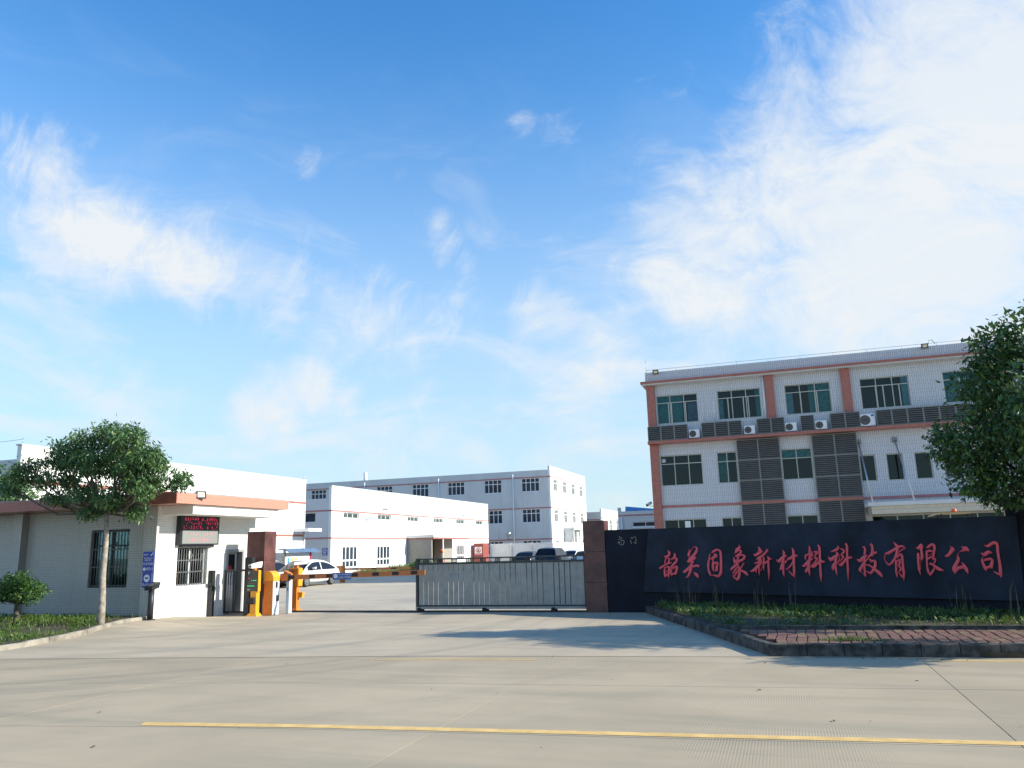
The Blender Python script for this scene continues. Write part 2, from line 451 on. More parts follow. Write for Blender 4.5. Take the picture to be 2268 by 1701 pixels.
def text_obj(name, s, size, M4, mats, parent, depth=.004):
    """lettering as a mesh; M4 maps text plane (x right, y up) to the place"""
    cu = bpy.data.curves.new("lettering", 'FONT'); cu.body = s; cu.size = size; cu.extrude = depth; cu.align_x = 'CENTER'; cu.align_y = 'CENTER'
    cu.resolution_u = 3
    t = bpy.data.objects.new("lettering", cu); COL.objects.link(t)
    dg = bpy.context.evaluated_depsgraph_get()
    me = bpy.data.meshes.new_from_object(t.evaluated_get(dg))
    bpy.data.objects.remove(t); bpy.data.curves.remove(cu)
    me.transform(M4); me.materials.clear(); me.materials.append(MATS[mats])
    me.name = name
    return link(name, me, parent)
def plane_matrix(origin, xdir, ydir):
    x = Vector(xdir).normalized(); y = Vector(ydir).normalized(); z = x.cross(y)
    o = Vector(origin)
    return Matrix(((x.x, y.x, z.x, o.x), (x.y, y.y, z.y, o.y), (x.z, y.z, z.z, o.z), (0, 0, 0, 1)))

class Face:
    """a facade: u along it, z up, d into the building (negative = proud). side 'S' looks towards -Y, 'E' looks towards +X"""
    def __init__(s, side, base): s.side = side; s.b = base
    def p(s, u, z, d): return (u, s.b + d, z) if s.side == 'S' else (s.b - d, u, z)
    def box(s, mb, u0, u1, z0, z1, d0, d1, m=0):
        a = s.p(u0, z0, d0); b = s.p(u1, z1, d1); mb.box(*a, *b, m)
    def quad(s, mb, u0, u1, z0, z1, d, m=0):
        q = [s.p(u0, z0, d), s.p(u1, z0, d), s.p(u1, z1, d), s.p(u0, z1, d)]
        mb.poly(q, m)
    def wall(s, mb, u0, u1, z0, z1, holes, d0=0.0, d1=.25, m=0):
        us = sorted({u0, u1, *[v for h in holes for v in h[:2] if u0 < v < u1]})
        for a, b in zip(us, us[1:]):
            mid = (a + b) / 2
            cuts = sorted([(max(z0, h[2]), min(z1, h[3])) for h in holes if h[0] < mid < h[1] and h[2] < z1 and h[3] > z0]); z = z0
            for c0, c1 in cuts:
                if c0 > z: s.box(mb, a, b, z, c0, d0, d1, m)
                z = max(z, c1)
            if z < z1: s.box(mb, a, b, z, z1, d0, d1, m)
    def tm(s, u, z, d):
        return plane_matrix(s.p(u, z, d), (1, 0, 0) if s.side == 'S' else (0, 1, 0), (0, 0, 1))

def window(parent, fc, u0, u1, z0, z1, us, zs, frame='alu_frame', pane='office_glass', t=.05, rec=.08, dep=.06, panes=True, sill=False):
    """a window set into a hole: frame (> pane). us, zs: inner mullion positions as fractions"""
    mb = MB(); e = .003
    fc.box(mb, u0 + e, u1 - e, z0 + e, z0 + t, rec, rec + dep); fc.box(mb, u0 + e, u1 - e, z1 - t, z1 - e, rec, rec + dep)
    fc.box(mb, u0 + e, u0 + t, z0 + t, z1 - t, rec, rec + dep); fc.box(mb, u1 - t, u1 - e, z0 + t, z1 - t, rec, rec + dep)
    U = [u0 + t] + [u0 + (u1 - u0) * f for f in us] + [u1 - t]; Z = [z0 + t] + [z0 + (z1 - z0) * f for f in zs] + [z1 - t]
    for z in Z[1:-1]: fc.box(mb, u0 + t, u1 - t, z - t / 2, z + t / 2, rec, rec + dep)
    for u in U[1:-1]:
        for za, zb in zip(Z, Z[1:]):
            fc.box(mb, u - t / 2, u + t / 2, za + (t / 2 if za != Z[0] else 0), zb - (t / 2 if zb != Z[-1] else 0), rec + .004, rec + dep - .004)
    if sill: fc.box(mb, u0 - .06, u1 + .06, z0 - .07, z0 - .003, -.05, rec)
    fr = obj('window', mb, frame, parent, True)
    if panes:
        for a, b in zip(U, U[1:]):
            for c, d in zip(Z, Z[1:]):
                pm = MB(); h = t / 2 - .004
                fc.box(pm, a - (.0 if a == U[0] else -h), b - (0 if b == U[-1] else h), c + (0 if c == Z[0] else h), d - (0 if d == Z[-1] else h), rec + dep * .4, rec + dep * .4 + .008)
                obj('pane', pm, pane, fr, True)
    return fr

# ------------------------------------------------------------------ ground, road, driveway
def bend(x):
    """the road swings gently; offset of its edge along Y"""
    if x < -6: return -.6 + .175 * (x + 6)
    if x < 3: return .1 * x
    return .3 + .06 * (x - 3)
def smooth(a, b, t):
    t = max(0.0, min(1.0, (t - a) / (b - a))); return t * t * (3 - 2 * t)
def rise(x, y):
    """the driveway climbs a little towards the guardhouse corner"""
    return .15 * smooth(-14.6, -16.9, x) * smooth(15.2, 17.4, y) * smooth(21.0, 18.9, y)

g = MB(); g.poly([(-1500, -1500, -.10), (1500, -1500, -.10), (1500, 1500, -.10), (-1500, 1500, -.10)])
struct('ground', g, 'ground_earth')
rb = MB()
for k in range(-14, 14):
    xa, xb = k * 4.0, k * 4.0 + 4.0
    rb.poly([(xa, -8 + bend(xa), -.003), (xb, -8 + bend(xb), -.003), (xb, 13.98 + bend(xb), -.003), (xa, 13.98 + bend(xa), -.003)])
road = struct('road', rb, 'joint_dark')
STRIPS = [(-7.0, -1.5), (-1.494, 4.0), (4.006, 8.285), (8.291, 11.17), (11.176, 13.968)]
XJ = [1.84 + 5.46 * k for k in range(-9, 8)]
for (ya, yb) in STRIPS:
    for xa, xb in zip(XJ, XJ[1:]):
        mb = MB(); b = .004
        n = 4; xs = [xa + .005 + (xb - xa - .010) * i / n for i in range(n + 1)]
        for i in range(n):
            p, q = xs[i], xs[i + 1]
            mb.poly([(p, ya + bend(p) + b, 0), (q, ya + bend(q) + b, 0), (q, yb + bend(q) - b, 0), (p, yb + bend(p) - b, 0)])
            mb.poly([(p, ya + bend(p), -.028), (q, ya + bend(q), -.028), (q, ya + bend(q) + b, 0), (p, ya + bend(p) + b, 0)])
            mb.poly([(q, yb + bend(q), -.028), (p, yb + bend(p), -.028), (p, yb + bend(p) - b, 0), (q, yb + bend(q) - b, 0)])
        for x, sgn in ((xs[0], -1), (xs[-1], 1)):
            mb.poly([(x, ya + bend(x) + b, 0), (x, yb + bend(x) - b, 0), (x, yb + bend(x), -.028), (x, ya + bend(x), -.028)][::sgn * -1])
        obj('slab', mb, 'road_concrete', road)
def stripe(name, xa, xb, yc, wd, z, skew=0.0):
    mb = MB(); n = 10
    for i in range(n):
        p = xa + (xb - xa) * i / n; q = xa + (xb - xa) * (i + 1) / n
        sp = skew if i == 0 else 0
        mb.poly([(p + sp, yc + bend(p) - wd / 2, z), (q, yc + bend(q) - wd / 2, z), (q, yc + bend(q) + wd / 2, z), (p, yc + bend(p) + wd / 2, z)])
    o = obj(name, mb, 'yellow_paint', road); return o
stripe('painted_line', -7.12, 12.0, 8.42, .15, .004, .08)
stripe('painted_line', 1.90, 14.0, 13.60, .10, .004)
stripe('painted_line', -7.0, -4.1, 13.55, .07, .004)

# driveway sheet: from the road edge to the gate line and the guardhouse
KL = [(-34.0, 7.3), (-24.0, 9.6), (-19.0, 11.2), (-16.6, 12.2), (-15.85, 12.85), (-15.9, 13.6), (-16.35, 15.1), (-16.75, 16.5), (-16.95, 17.4), (-16.97, 18.30)]   # kerb of the left verge
ap = MB()
xs = [-34 + .75 * i for i in range(50)]
ys = [9.0 + .5 * j for j in range(28)]
def apz(x, y): return .004 + rise(x, y)
for i in range(len(xs) - 1):
    xa, xb = xs[i], xs[i + 1]
    ya0, yb0 = 13.972 + bend(xa), 13.972 + bend(xb)
    for j in range(18):
        fa, fb = j / 18, (j + 1) / 18
        P = lambda x, y0, f: (x, y0 + (22.30 - y0) * f, apz(x, y0 + (22.30 - y0) * f))
        ap.poly([P(xa, ya0, fa), P(xb, yb0, fa), P(xb, yb0, fb), P(xa, ya0, fb)], 0, True)
driveway = struct('driveway', ap, 'apron_concrete')
cy = MB(); cy.poly([(-70, 22.30, -.002), (60, 22.30, -.002), (60, 130, -.002), (-70, 130, -.002)])
struct('courtyard', cy, 'yard_concrete')

# kerbs
def kerb_run(parent, pts, w, h, L, m, zbase=None, jitter=.006, name='kerb_stone'):
    """row of kerb stones, each its own object, along a polyline; inner side on the left of the direction"""
    P = [Vector((x, y)) for x, y in pts]
    seg = [(a, b) for a, b in zip(P, P[1:])]
    for a, b in seg:
        ln = (b - a).length; n = max(1, round(ln / L)); d = (b - a) / ln; nr = Vector((-d.y, d.x))
        for k in range(n):
            s0 = a + d * (ln * k / n + .006); s1 = a + d * (ln * (k + 1) / n - .006)
            j = RND.uniform(-jitter, jitter); hz = h + RND.uniform(-jitter, jitter)
            z0 = -.03; r = zbase if zbase else (lambda x, y: 0.0)
            mb = MB(); c0 = s0 + nr * j; c1 = s1 + nr * (j + RND.uniform(-.003, .003)); bz = .018
            q = [c0, c1, c1 + nr * w, c0 + nr * w]; zz = [r(p.x, p.y) for p in q]
            inn = [c0 + d * .008 + nr * bz, c1 - d * .008 + nr * bz, c1 - d * .008 + nr * (w - .008), c0 + d * .008 + nr * (w - .008)]
            lo = [(p.x, p.y, z0 + z) for p, z in zip(q, zz)]; mi = [(p.x, p.y, hz - bz + z) for p, z in zip(q, zz)]; hi = [(p.x, p.y, hz + z) for p, z in zip(inn, zz)]
            i = len(mb.v); mb.v += lo + mi + hi
            for f in [(8, 9, 10, 11)] + [(a_ + kk, a_ + (kk + 1) % 4, a_ + 4 + (kk + 1) % 4, a_ + 4 + kk) for a_ in (0, 4) for kk in range(4)]:
                mb.f.append(tuple(i + t for t in f)); mb.mi.append(0); mb.sm.append(False)
            obj(name, mb, m, parent)
KC = (-.36, 14.00)
kb = MB(); kb.prism([(-3.55, 22.1, -.02), (-.28, 14.12, -.02), (6, 14.35 + .06, -.02), (16, 15.0, -.02), (16, 15.03, -.02), (6, 14.45, -.02), (-.24, 14.14, -.02), (-3.51, 22.1, -.02)], (0, 0, .1))
kerb_r = struct('kerb', kb, 'soil')
kerb_run(kerb_r, [(-3.72, 22.15), KC], .15, .19, .95, 'kerb_stone')
kerb_run(kerb_r, [KC, (3.0, 14.28), (6.0, 14.46), (16.0, 15.05)], .15, .20, .53, 'kerb_stone')
kb = MB()
for a, b in zip(KL, KL[1:]):
    kb.poly([(a[0] - .12, a[1], .06), (b[0] - .12, b[1], .06), (b[0] - .16, b[1], .06), (a[0] - .16, a[1], .06)])
kerb_l = struct('kerb', kb, 'soil')
kerb_run(kerb_l, KL, .12, .115, .8, 'kerb_pale', lambda x, y: rise(x, y) * .85, .010)

# brick pavement on the right verge
PAVZ = .195
def front(x): return 14.28 + .06 * max(0, min(3, x + .3)) / 1.0 + (.06 * (x - 3) if x > 3 else 0) - .0 + (.0)
def kerb_x(y):   # kerb line along the driveway
    return -.36 + (KC[1] - y) * (3.72 - .36) / (22.15 - 14.0)
pv = MB(); pv.prism([(-.1, 14.2, .0), (16, 15.15, .0), (16, 17.4, .0), (-1.05, 16.30, .0)], (0, 0, PAVZ - .05))
pave = struct('pavement', pv, 'soil')
bm_ = []
for mname in ('brick_red', 'brick_brown', 'brick_ochre'):
    b = MB(); b.bevbox(-.0765, -.124, -.06, .0765, .124, 0, .008); bm_.append(b.mesh('brick', mname))
nb = 0
for k in range(0, 42):
    x = -1.02 + .167 * k
    for r in range(8):
        y = 14.31 + .254 * r + .055 * max(0, x) + .06 * math.sin(k * 1.7 + r * .8) * .25 + RND.uniform(-.008, .008)
        if x - .10 < kerb_x(y) + .20: continue
        if nb >= 296: continue
        me = bm_[RND.choices((0, 1, 2), (6, 4, 1.3 if 0 < r < 7 else 7))[0]]
        o = link('brick', me, pave)
        o.location = (x + .014 * math.sin(r * 1.3 + .5 * k), y, PAVZ + RND.uniform(-.004, .003)); o.rotation_euler = (RND.uniform(-.008, .008), RND.uniform(-.01, .01), RND.uniform(-.02, .02))
        nb += 1
# the pavement beyond the frame
pb = MB()
for k in range(42, 100):
    x = -1.02 + .167 * k
    for r in range(8):
        y = 14.31 + .254 * r + .055 * x
        pb.box(x - .0765, y - .124, PAVZ - .06, x + .0765, y + .124, PAVZ + RND.uniform(-.006, .005))
o = obj('brick', pb, 'brick_red', pave); o['kind'] = 'stuff'
# inner edging between bricks and soil
eb = MB()
eb.prism([(-1.2, 16.36, 0), (16, 17.36, 0), (16, 17.44, 0), (-1.24, 16.44, 0)], (0, 0, PAVZ + .05))
obj('edging', eb, 'kerb_stone', pave)

# soil beds
sb = MB()
U = [(-3.62, 22.15), (-1.30, 16.44)]
sb.prism([(-3.55, 22.05, 0), (-1.22, 16.46, 0), (16, 17.45, 0), (16, 15.6, 0), (6.2, 18.65, 0)][:3] + [(16, 18.5, 0), (4.9, 19.2, 0), (-3.3, 22.05, 0)], (0, 0, .215))
struct('verge_soil', sb, 'soil')
sb = MB()
pts = [(x - .1, y) for x, y in KL] + [(-17.45, 18.32), (-17.5, 18.9), (-34, 18.9)]
for a, b in zip(KL, KL[1:]):
    f = lambda q: (min(q[0] - .11, -.1), q[1], .10 + .85 * rise(*q))
    sb.poly([(-34, a[1] if a[1] > 7.3 else 7.3, .10), f(a), f(b), (-34, b[1], .10)])
sb.poly([(-34, 18.3, .10), (-17.08, 18.3, .22), (-17.4, 18.95, .2), (-34, 18.95, .10)])
struct('verge_soil', sb, 'soil')

def in_poly(x, y, P):
    c = False; j = len(P) - 1
    for i in range(len(P)):
        if (P[i][1] > y) != (P[j][1] > y) and x < (P[j][0] - P[i][0]) * (y - P[i][1]) / (P[j][1] - P[i][1]) + P[i][0]: c = not c
        j = i
    return c
def grass(name, pts_fn, n, h0, h1, w, mats, lean=.5, seed=1):
    """n blades (thin bent triangles) at points from pts_fn"""
    R = random.Random(seed); mb = MB()
    for _ in range(n):
        p = pts_fn(R)
        if p is None: continue
        x, y, z, k = p
        h = R.uniform(h0, h1) * k; a = R.uniform(0, 6.283); l = R.uniform(0, lean) * h; ww = w * R.uniform(.6, 1.3)
        dx, dy = math.cos(a), math.sin(a)
        b0 = (x - dy * ww, y + dx * ww, z - .01); b1 = (x + dy * ww, y - dx * ww, z - .01)
        mx, my = x + dx * l * .35, y + dy * l * .35
        m0 = (mx - dy * ww * .7, my + dx * ww * .7, z + h * .6); m1 = (mx + dy * ww * .7, my - dx * ww * .7, z + h * .6)
        t = (x + dx * l, y + dy * l, z + h * (1 - .25 * l / max(h, .01)))
        mb.poly([b0, b1, m1, m0]); mb.v += [t]; i = len(mb.v) - 1
        mb.f.append((i - 1, i - 2, i)); mb.mi.append(0); mb.sm.append(False)
    o = obj(name, mb, mats); o['kind'] = 'stuff'
    return o
VR = [(-3.45, 21.8), (-1.2, 16.55), (9, 17.15), (9, 17.9), (4.9, 19.1), (-3.3, 21.95)]
def vr(R):
    for _ in range(6):
        x, y = R.uniform(-3.5, 9), R.uniform(16.5, 22)
        if in_poly(x, y, VR):
            wy = 22.25 - .353 * (x + 3.8)       # the wall's foot
            t = (wy - y) / max(.5, wy - 16.5)
            if R.random() > (1.0 if t < .55 else .42): return None
            clump = .6 + .7 * (math.sin(x * 3.1) * math.sin(y * 2.3 + x) * .5 + .5)
            return x, y, .215, clump * (1.15 if t < .45 else .5)
    return None
tag(grass('grass', vr, 12000, .04, .20, .006, 'grass_shade', .7, 3), None, None)
def vr2(R):
    x, y = R.uniform(-1.0, 5.2), R.uniform(17.0, 18.6)
    return (x, y, .215, 1) if in_poly(x, y, VR) and R.random() < .5 + .5 * math.sin(x * 1.9) else None
grass('dry_grass', vr2, 1300, .04, .16, .005, 'dry_grass', 1.0, 5)
def vr3(R):
    x = R.choice((-2.6, -2.3, -1.7, -.7, .1, 3.4, 4.3, 4.6)) + R.uniform(-.15, .15); y = 21.9 - .353 * (x + 3.8) - R.uniform(.1, .7)
    return x, y, .215, 1
grass('tall_weed_stalk', vr3, 60, .45, .95, .004, 'dry_grass', .5, 6)
def vr4(R):
    x = R.gauss(.95, .38); return (x, 14.55 + .055 * x + R.uniform(-.07, .09), PAVZ - .01, 1 - min(.7, abs(x - .95))) if x > -.05 else None
grass('pavement_weed', vr4, 500, .03, .13, .006, 'grass_sun', 1.2, 8)
def vl(R):
    x, y = R.uniform(-25, -16.2), R.uniform(11.5, 18.7)
    best = None
    for a, b in zip(KL, KL[1:]):
        if min(a[1], b[1]) <= y <= max(a[1], b[1]): best = a[0] + (b[0] - a[0]) * (y - a[1]) / (b[1] - a[1] + 1e-9)
    if best is None or x > best - .16: return None
    if math.sin(x * 2.2 + y) * math.sin(y * 1.7) > .35 and R.random() < .8 and x > -19.5: return None
    return x, y, .10 + .85 * rise(x, y), .8 + .4 * math.sin(x * 2.7) * math.sin(y * 3.3)
grass('grass', vl, 17000, .05, .18, .006, 'grass_sun', .8, 9)
def vl2(R):
    p = vl(R)
    return p if p and p[0] > -20.5 else None
grass('dry_grass', vl2, 2500, .03, .09, .006, 'dry_grass', 1.2, 10)

# fallen leaves on the concrete
lm = MB()
LR = random.Random(21)
for _ in range(30):
    x, y = LR.uniform(-9, 3.5), LR.uniform(5.2, 13.6)
    if _ < 12: x, y = LR.uniform(-.3, 2.6), 13.8 + bend(1) + LR.uniform(-.05, .05)
    a = LR.uniform(0, 6.28); l = LR.uniform(.015, .04); w = l * .4; dx, dy = math.cos(a), math.sin(a); z = .006 + bend(x) * 0
    lm.poly([(x - dx * l, y - dy * l, z), (x - dy * w, y + dx * w, z + .012), (x + dx * l, y + dy * l, z + .004), (x + dy * w, y - dx * w, z + .010)])
o = obj('fallen_leaves', lm, 'dry_leaf'); o['kind'] = 'stuff'

# ------------------------------------------------------------------ office building on the right (three storeys, in shade)
OFF = thing('office_building', 'three storey grey tiled office building with salmon bands and louvred screens behind the sign wall', 'building', (-7, 46.6, 0))
F = Face('S', 46.60)
W3 = [(-6.46, -4.05), (-2.91, -.50), (.83, 3.25), (4.79, 7.24), (8.91, 11.3), (12.8, 15.2)]
holes3 = [(a, b, 8.78, 10.49) for a, b in W3]
W2 = [(-6.46, -4.05, 5.12, 6.89), (-3.20, -2.10, 5.12, 6.89), (.31, 1.93, 5.13, 6.84), (4.32, 5.13, 4.83, 6.27), (5.66, 6.48, 4.82, 6.27), (7.04, 7.86, 4.82, 6.25), (8.42, 9.24, 4.82, 6.25), (9.8, 10.62, 4.82, 6.25)]
W1 = [(-6.46, -4.05, 1.0, 3.17), (-3.20, -2.10, 1.0, 3.17), (.31, 1.93, 1.0, 3.16), (4.6, 10.9, .1, 3.0)]
mb = MB()
F.wall(mb, -7.0, 17.0, 0, 11.35, holes3 + W2 + W1, 0, .25)
obj('wall', mb, 'office_tile', OFF, True)
mb = MB(); mb.box(-7.0, 46.86, 0, -6.75, 60, 11.35); mb.box(16.75, 46.86, 0, 17, 60, 11.35); mb.box(-7, 59.75, 0, 17, 60, 11.35)
obj('side_wall', mb, 'shade_render', OFF, True)
mb = MB(); mb.box(-7.02, 46.45, 11.36, 17.02, 46.70, 11.95); mb.box(-7.02, 46.71, 11.36, -6.8, 60, 11.95)
obj('parapet', mb, 'office_tile', OFF, True)
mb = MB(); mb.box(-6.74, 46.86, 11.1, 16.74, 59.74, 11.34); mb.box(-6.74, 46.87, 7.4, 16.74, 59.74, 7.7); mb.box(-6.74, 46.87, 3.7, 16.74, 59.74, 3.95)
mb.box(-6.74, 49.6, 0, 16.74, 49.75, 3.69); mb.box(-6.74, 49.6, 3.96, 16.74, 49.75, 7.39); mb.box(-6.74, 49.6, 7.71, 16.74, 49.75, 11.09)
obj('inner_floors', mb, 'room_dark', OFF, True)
mb = MB(); mb.box(-7.28, 46.10, 11.22, 17.1, 46.44, 11.35); mb.box(-7.28, 46.45, 11.22, -7.03, 60, 11.35)
obj('roof_band', mb, 'salmon_tile', OFF, True)
mb = MB(); mb.box(-7.2, 46.16, 11.14, 17, 46.595, 11.215)
obj('eave_soffit', mb, 'shade_render', OFF, True)
for a, b in ((-7.0, -6.52), (-.19, .27), (3.84, 4.32), (11.6, 12.1)):
    mb = MB(); mb.box(a, 46.40, 8.62, b, 46.597, 11.13); obj('column', mb, 'salmon_tile', OFF, True)
mb = MB(); mb.box(-7.0, 46.42, 0, -6.5, 46.597, 7.55); obj('column', mb, 'salmon_tile', OFF, True)
mb = MB(); mb.box(-7.05, 46.06, 7.57, 17.0, 46.597, 7.73); obj('ledge', mb, 'salmon_tile', OFF, True)
for xa, ya, xb, mt in ((-6.49, 46.54, -2.07, 'red_band'), (.31, 46.54, 1.95, 'red_band'), (4.31, 46.52, 17, 'red_band'), (-2.06, 46.30, .30, 'salmon_tile'), (1.98, 46.30, 4.30, 'salmon_tile')):
    mb = MB(); z = 3.88 if ya < 46.4 else 3.86; mb.box(xa, ya, z, xb, 46.598, z + .14); obj('band', mb, mt, OFF, True)
# louvre band under the third floor windows; gaps hold the air conditioners
posts = [-7.02, -6.25, -5.47, -4.69, -3.91, -3.15, -2.39, -1.65, -.83, -.07, .66, 1.50, 2.22, 3.04, 3.81, 4.57, 5.37, 6.15, 6.91, 7.69, 8.46, 9.23, 10.0]
gaps = {3, 7, 10, 12, 15}
slat_cache = {}
def slat_mesh(w):
    k = round(w, 3)
    if k not in slat_cache:
        b = MB(); b.hexa([(0, -.01, 0), (k, -.01, 0), (k, .030, .022), (0, .030, .022), (0, -.014, .012), (k, -.014, .012), (k, .026, .034), (0, .026, .034)])
        slat_cache[k] = b.mesh('slat', 'louvre_grey')
    return slat_cache[k]
def louvre(x0, x1, z0, z1, y, n):
    mb = MB(); t = .035
    mb.box(x0, y, z0, x0 + t, y + .06, z1); mb.box(x1 - t, y, z0, x1, y + .06, z1); mb.box(x0 + t, y, z1 - t, x1 - t, y + .06, z1); mb.box(x0 + t, y, z0, x1 - t, y + .06, z0 + t)
    fr = obj('louvre_panel', mb, ['louvre_post'], OFF, True)
    bk = MB(); bk.box(x0 + t, y + .07, z0, x1 - t, y + .075, z1); obj('back_sheet', bk, 'dark_metal', fr, True)
    me = slat_mesh(x1 - x0 - 2 * t - .006); w = wloc(fr); h = (z1 - z0 - 2 * t) / n
    for k in range(n):
        s = link('slat', me, fr); s.location = (x0 + t + .003 - w.x, y + .012 - w.y, z0 + t + h * k + .01 - w.z); s.scale = (1, 1, 1.9)
for k in range(len(posts) - 1):
    if k in gaps: continue
    louvre(posts[k] + .003, posts[k + 1] - .003, 7.735, 8.61, 46.12, 7)
for xa, xb in ((-2.05, .28), (1.99, 4.30)):
    xm = (xa + xb) / 2
    for u0, u1 in ((xa, xm - .003), (xm + .003, xb)):
        for z0, z1 in ((4.035, 5.185), (5.19, 6.335), (6.34, 7.50)):
            louvre(u0, u1, z0, z1, 46.34, 10)
        louvre(u0, u1, 2.55, 3.875, 46.34, 11)
        mb = MB(); mb.box(u0, 46.36, .2, u1, 46.42, 2.53); obj('louvre_panel', mb, 'louvre_grey', OFF, True)
# windows
def curtain(fr, u0, u1, z0, z1, m, d=.22, seed=0):
    mb = MB(); n = max(4, int((u1 - u0) / .07)); R = random.Random(seed)
    for i in range(n):
        a = u0 + (u1 - u0) * i / n; b = u0 + (u1 - u0) * (i + 1) / n
        da = d + .025 * (i % 2) + R.uniform(0, .01); db = d + .025 * ((i + 1) % 2)
        mb.poly([F.p(a, z0, da), F.p(b, z0, db), F.p(b, z1, db), F.p(a, z1, da)])
    obj('curtain', mb, m, fr, True)
sash3 = [(.29, .36, .70), (.24, .60, .71), (.34, .66, .70), (.32, .47, .80), (.33, .64), (.33, .66)]
for i, (a, b) in enumerate(W3):
    zs = 8.78 + (10.49 - 8.78) * .74
    mb = MB()
    fr = window(OFF, F, a, b, 8.78, 10.49, (1 / 3, 2 / 3), (.74,), t=.045)
    # aluminium sash stiles of the sliding leaves
    for s in sash3[i]:
        sm = MB(); u = a + (b - a) * s; F.box(sm, u - .028, u + .028, 8.826, zs - .023, .055, .078); obj('sash_stile', sm, 'alu_frame', fr, True)
    W_ = b - a
    if i == 0: curtain(fr, a + .05, a + W_ * .62, 8.84, 10.45, 'curtain_teal', seed=1); curtain(fr, a + W_ * .74, b - .06, 8.86, 10.0, 'curtain_violet', .26, 2)
    if i == 1: curtain(fr, a + .06, a + W_ * .12, 8.85, 10.0, 'curtain_grey', seed=3); curtain(fr, b - .3, b - .06, 8.85, 10.45, 'curtain_teal', seed=4)
    if i == 2: curtain(fr, a + .06, a + W_ * .17, 8.82, 10.0, 'curtain_grey', .12, 5); curtain(fr, a + W_ * .52, a + W_ * .66, 8.85, 10.45, 'curtain_teal', seed=6); curtain(fr, a + W_ * .68, b - .06, 8.85, 10.45, 'curtain_teal', seed=7)
    if i == 3: curtain(fr, b - W_ * .15, b - .05, 8.85, 10.45, 'curtain_grey', .12, 8)
    if i >= 4: curtain(fr, a + .05, b - .05, 8.85, 10.45, 'curtain_teal', seed=9 + i)
for i, (a, b, z0, z1) in enumerate(W2):
    if i == 0: fr = window(OFF, F, a, b, z0, z1, (.34, .68), (.72,), t=.045)
    elif i in (1, 2): fr = window(OFF, F, a, b, z0, z1, (.5,), (.70,), t=.045)
    else: fr = window(OFF, F, a, b, z0, z1, (), (), t=.055)
    if i == 1: curtain(fr, a + .06, a + (b - a) * .55, z0 + .05, z1 - .08, 'curtain_teal', .5, 30)
    if i == 2:
        mb = MB(); F.box(mb, a + .06, b - .06, z0 + (z1 - z0) * .72, z1 - .06, .2, .21); obj('roller_blind', mb, 'curtain_teal', fr, True)
    if i == 0:     # small white round sticker in the upper left pane
        mb = MB(); c = F.p(a + .2, z0 + 1.49, .098); mb.disc(c, (0, -1, 0), .115, 18, 0, .085)
        for q in range(3):
            t = q * math.pi / 3 + .3; dx, dz = math.cos(t) * .08, math.sin(t) * .08; nx, nz = -math.sin(t) * .012, math.cos(t) * .012
            mb.poly([(c[0] - dx - nx, c[1] - .001 * q, c[2] - dz - nz), (c[0] + dx - nx, c[1] - .001 * q, c[2] + dz - nz), (c[0] + dx + nx, c[1] - .001 * q, c[2] + dz + nz), (c[0] - dx + nx, c[1] - .001 * q, c[2] - dz + nz)])
        obj('sticker', mb, 'white_plastic', fr, True)
window(OFF, F, *W1[0], (.335, .69), (.45,), t=.045)
mb = MB(); F.box(mb, -5.28, -4.97, 2.66, 3.06, .06, .075); obj('paper_notice', mb, 'paper_white', OFF, True)
window(OFF, F, *W1[1], (.5,), (.45,), t=.045)
window(OFF, F, *W1[2], (.5,), (.45,), t=.045)
window(OFF, F, 4.6, 10.9, .1, 3.0, (.2, .4, .6, .8), (), t=.06)
# drain pipe left of the second column and condensate hoses
mb = MB(); mb.tube([(-.30, 46.5, 11.1), (-.30, 46.5, 8.65)], .05, 8); obj('drain_pipe', mb, 'white_frame', OFF, True)
for x in (-3.78, -3.15, 3.46):
    mb = MB(); mb.tube([(x, 46.57, 9.95), (x, 46.54, 9.9), (x + .02, 46.55, 9.3), (x + .05, 46.54, 8.66)], .018, 6); obj('hose', mb, 'white_frame', OFF, True)
# entrance canopy with tie rods
mb = MB(); mb.box(4.45, 44.6, 3.02, 11.0, 46.51, 3.42); obj('canopy', mb, 'canopy_tile', OFF, True)
mb = MB(); mb.box(4.3, 44.5, 3.425, 11.1, 46.51, 3.62); obj('canopy_cap', mb, 'shade_render', OFF, True)
for x0, x1 in ((4.38, 4.53), (6.18, 6.48)):
    mb = MB(); mb.box(x0 - .13, 46.5, 6.86, x0 + .13, 46.597, 7.12); pl_ = obj('rod_plate', mb, 'louvre_post', OFF, True)
    mb = MB(); mb.tube([(x0, 46.48, 6.95), (x1, 44.6, 3.64)], .04, 8); obj('tie_rod', mb, 'steel_pale', OFF, True)
# lightning strip along the parapet
mb = MB()
mb.tube([(-6.9, 46.55, 12.12), (17, 46.55, 12.12)], .012, 5)
for k in range(14): mb.tube([(-6.9 + 1.75 * k, 46.55, 11.95), (-6.9 + 1.75 * k, 46.55, 12.12)], .012, 5)
mb.tube([(-6.95, 46.55, 11.95), (-6.95, 46.55, 12.75)], .012, 5)
obj('lightning_strip', mb, 'steel_pale', OFF, True)

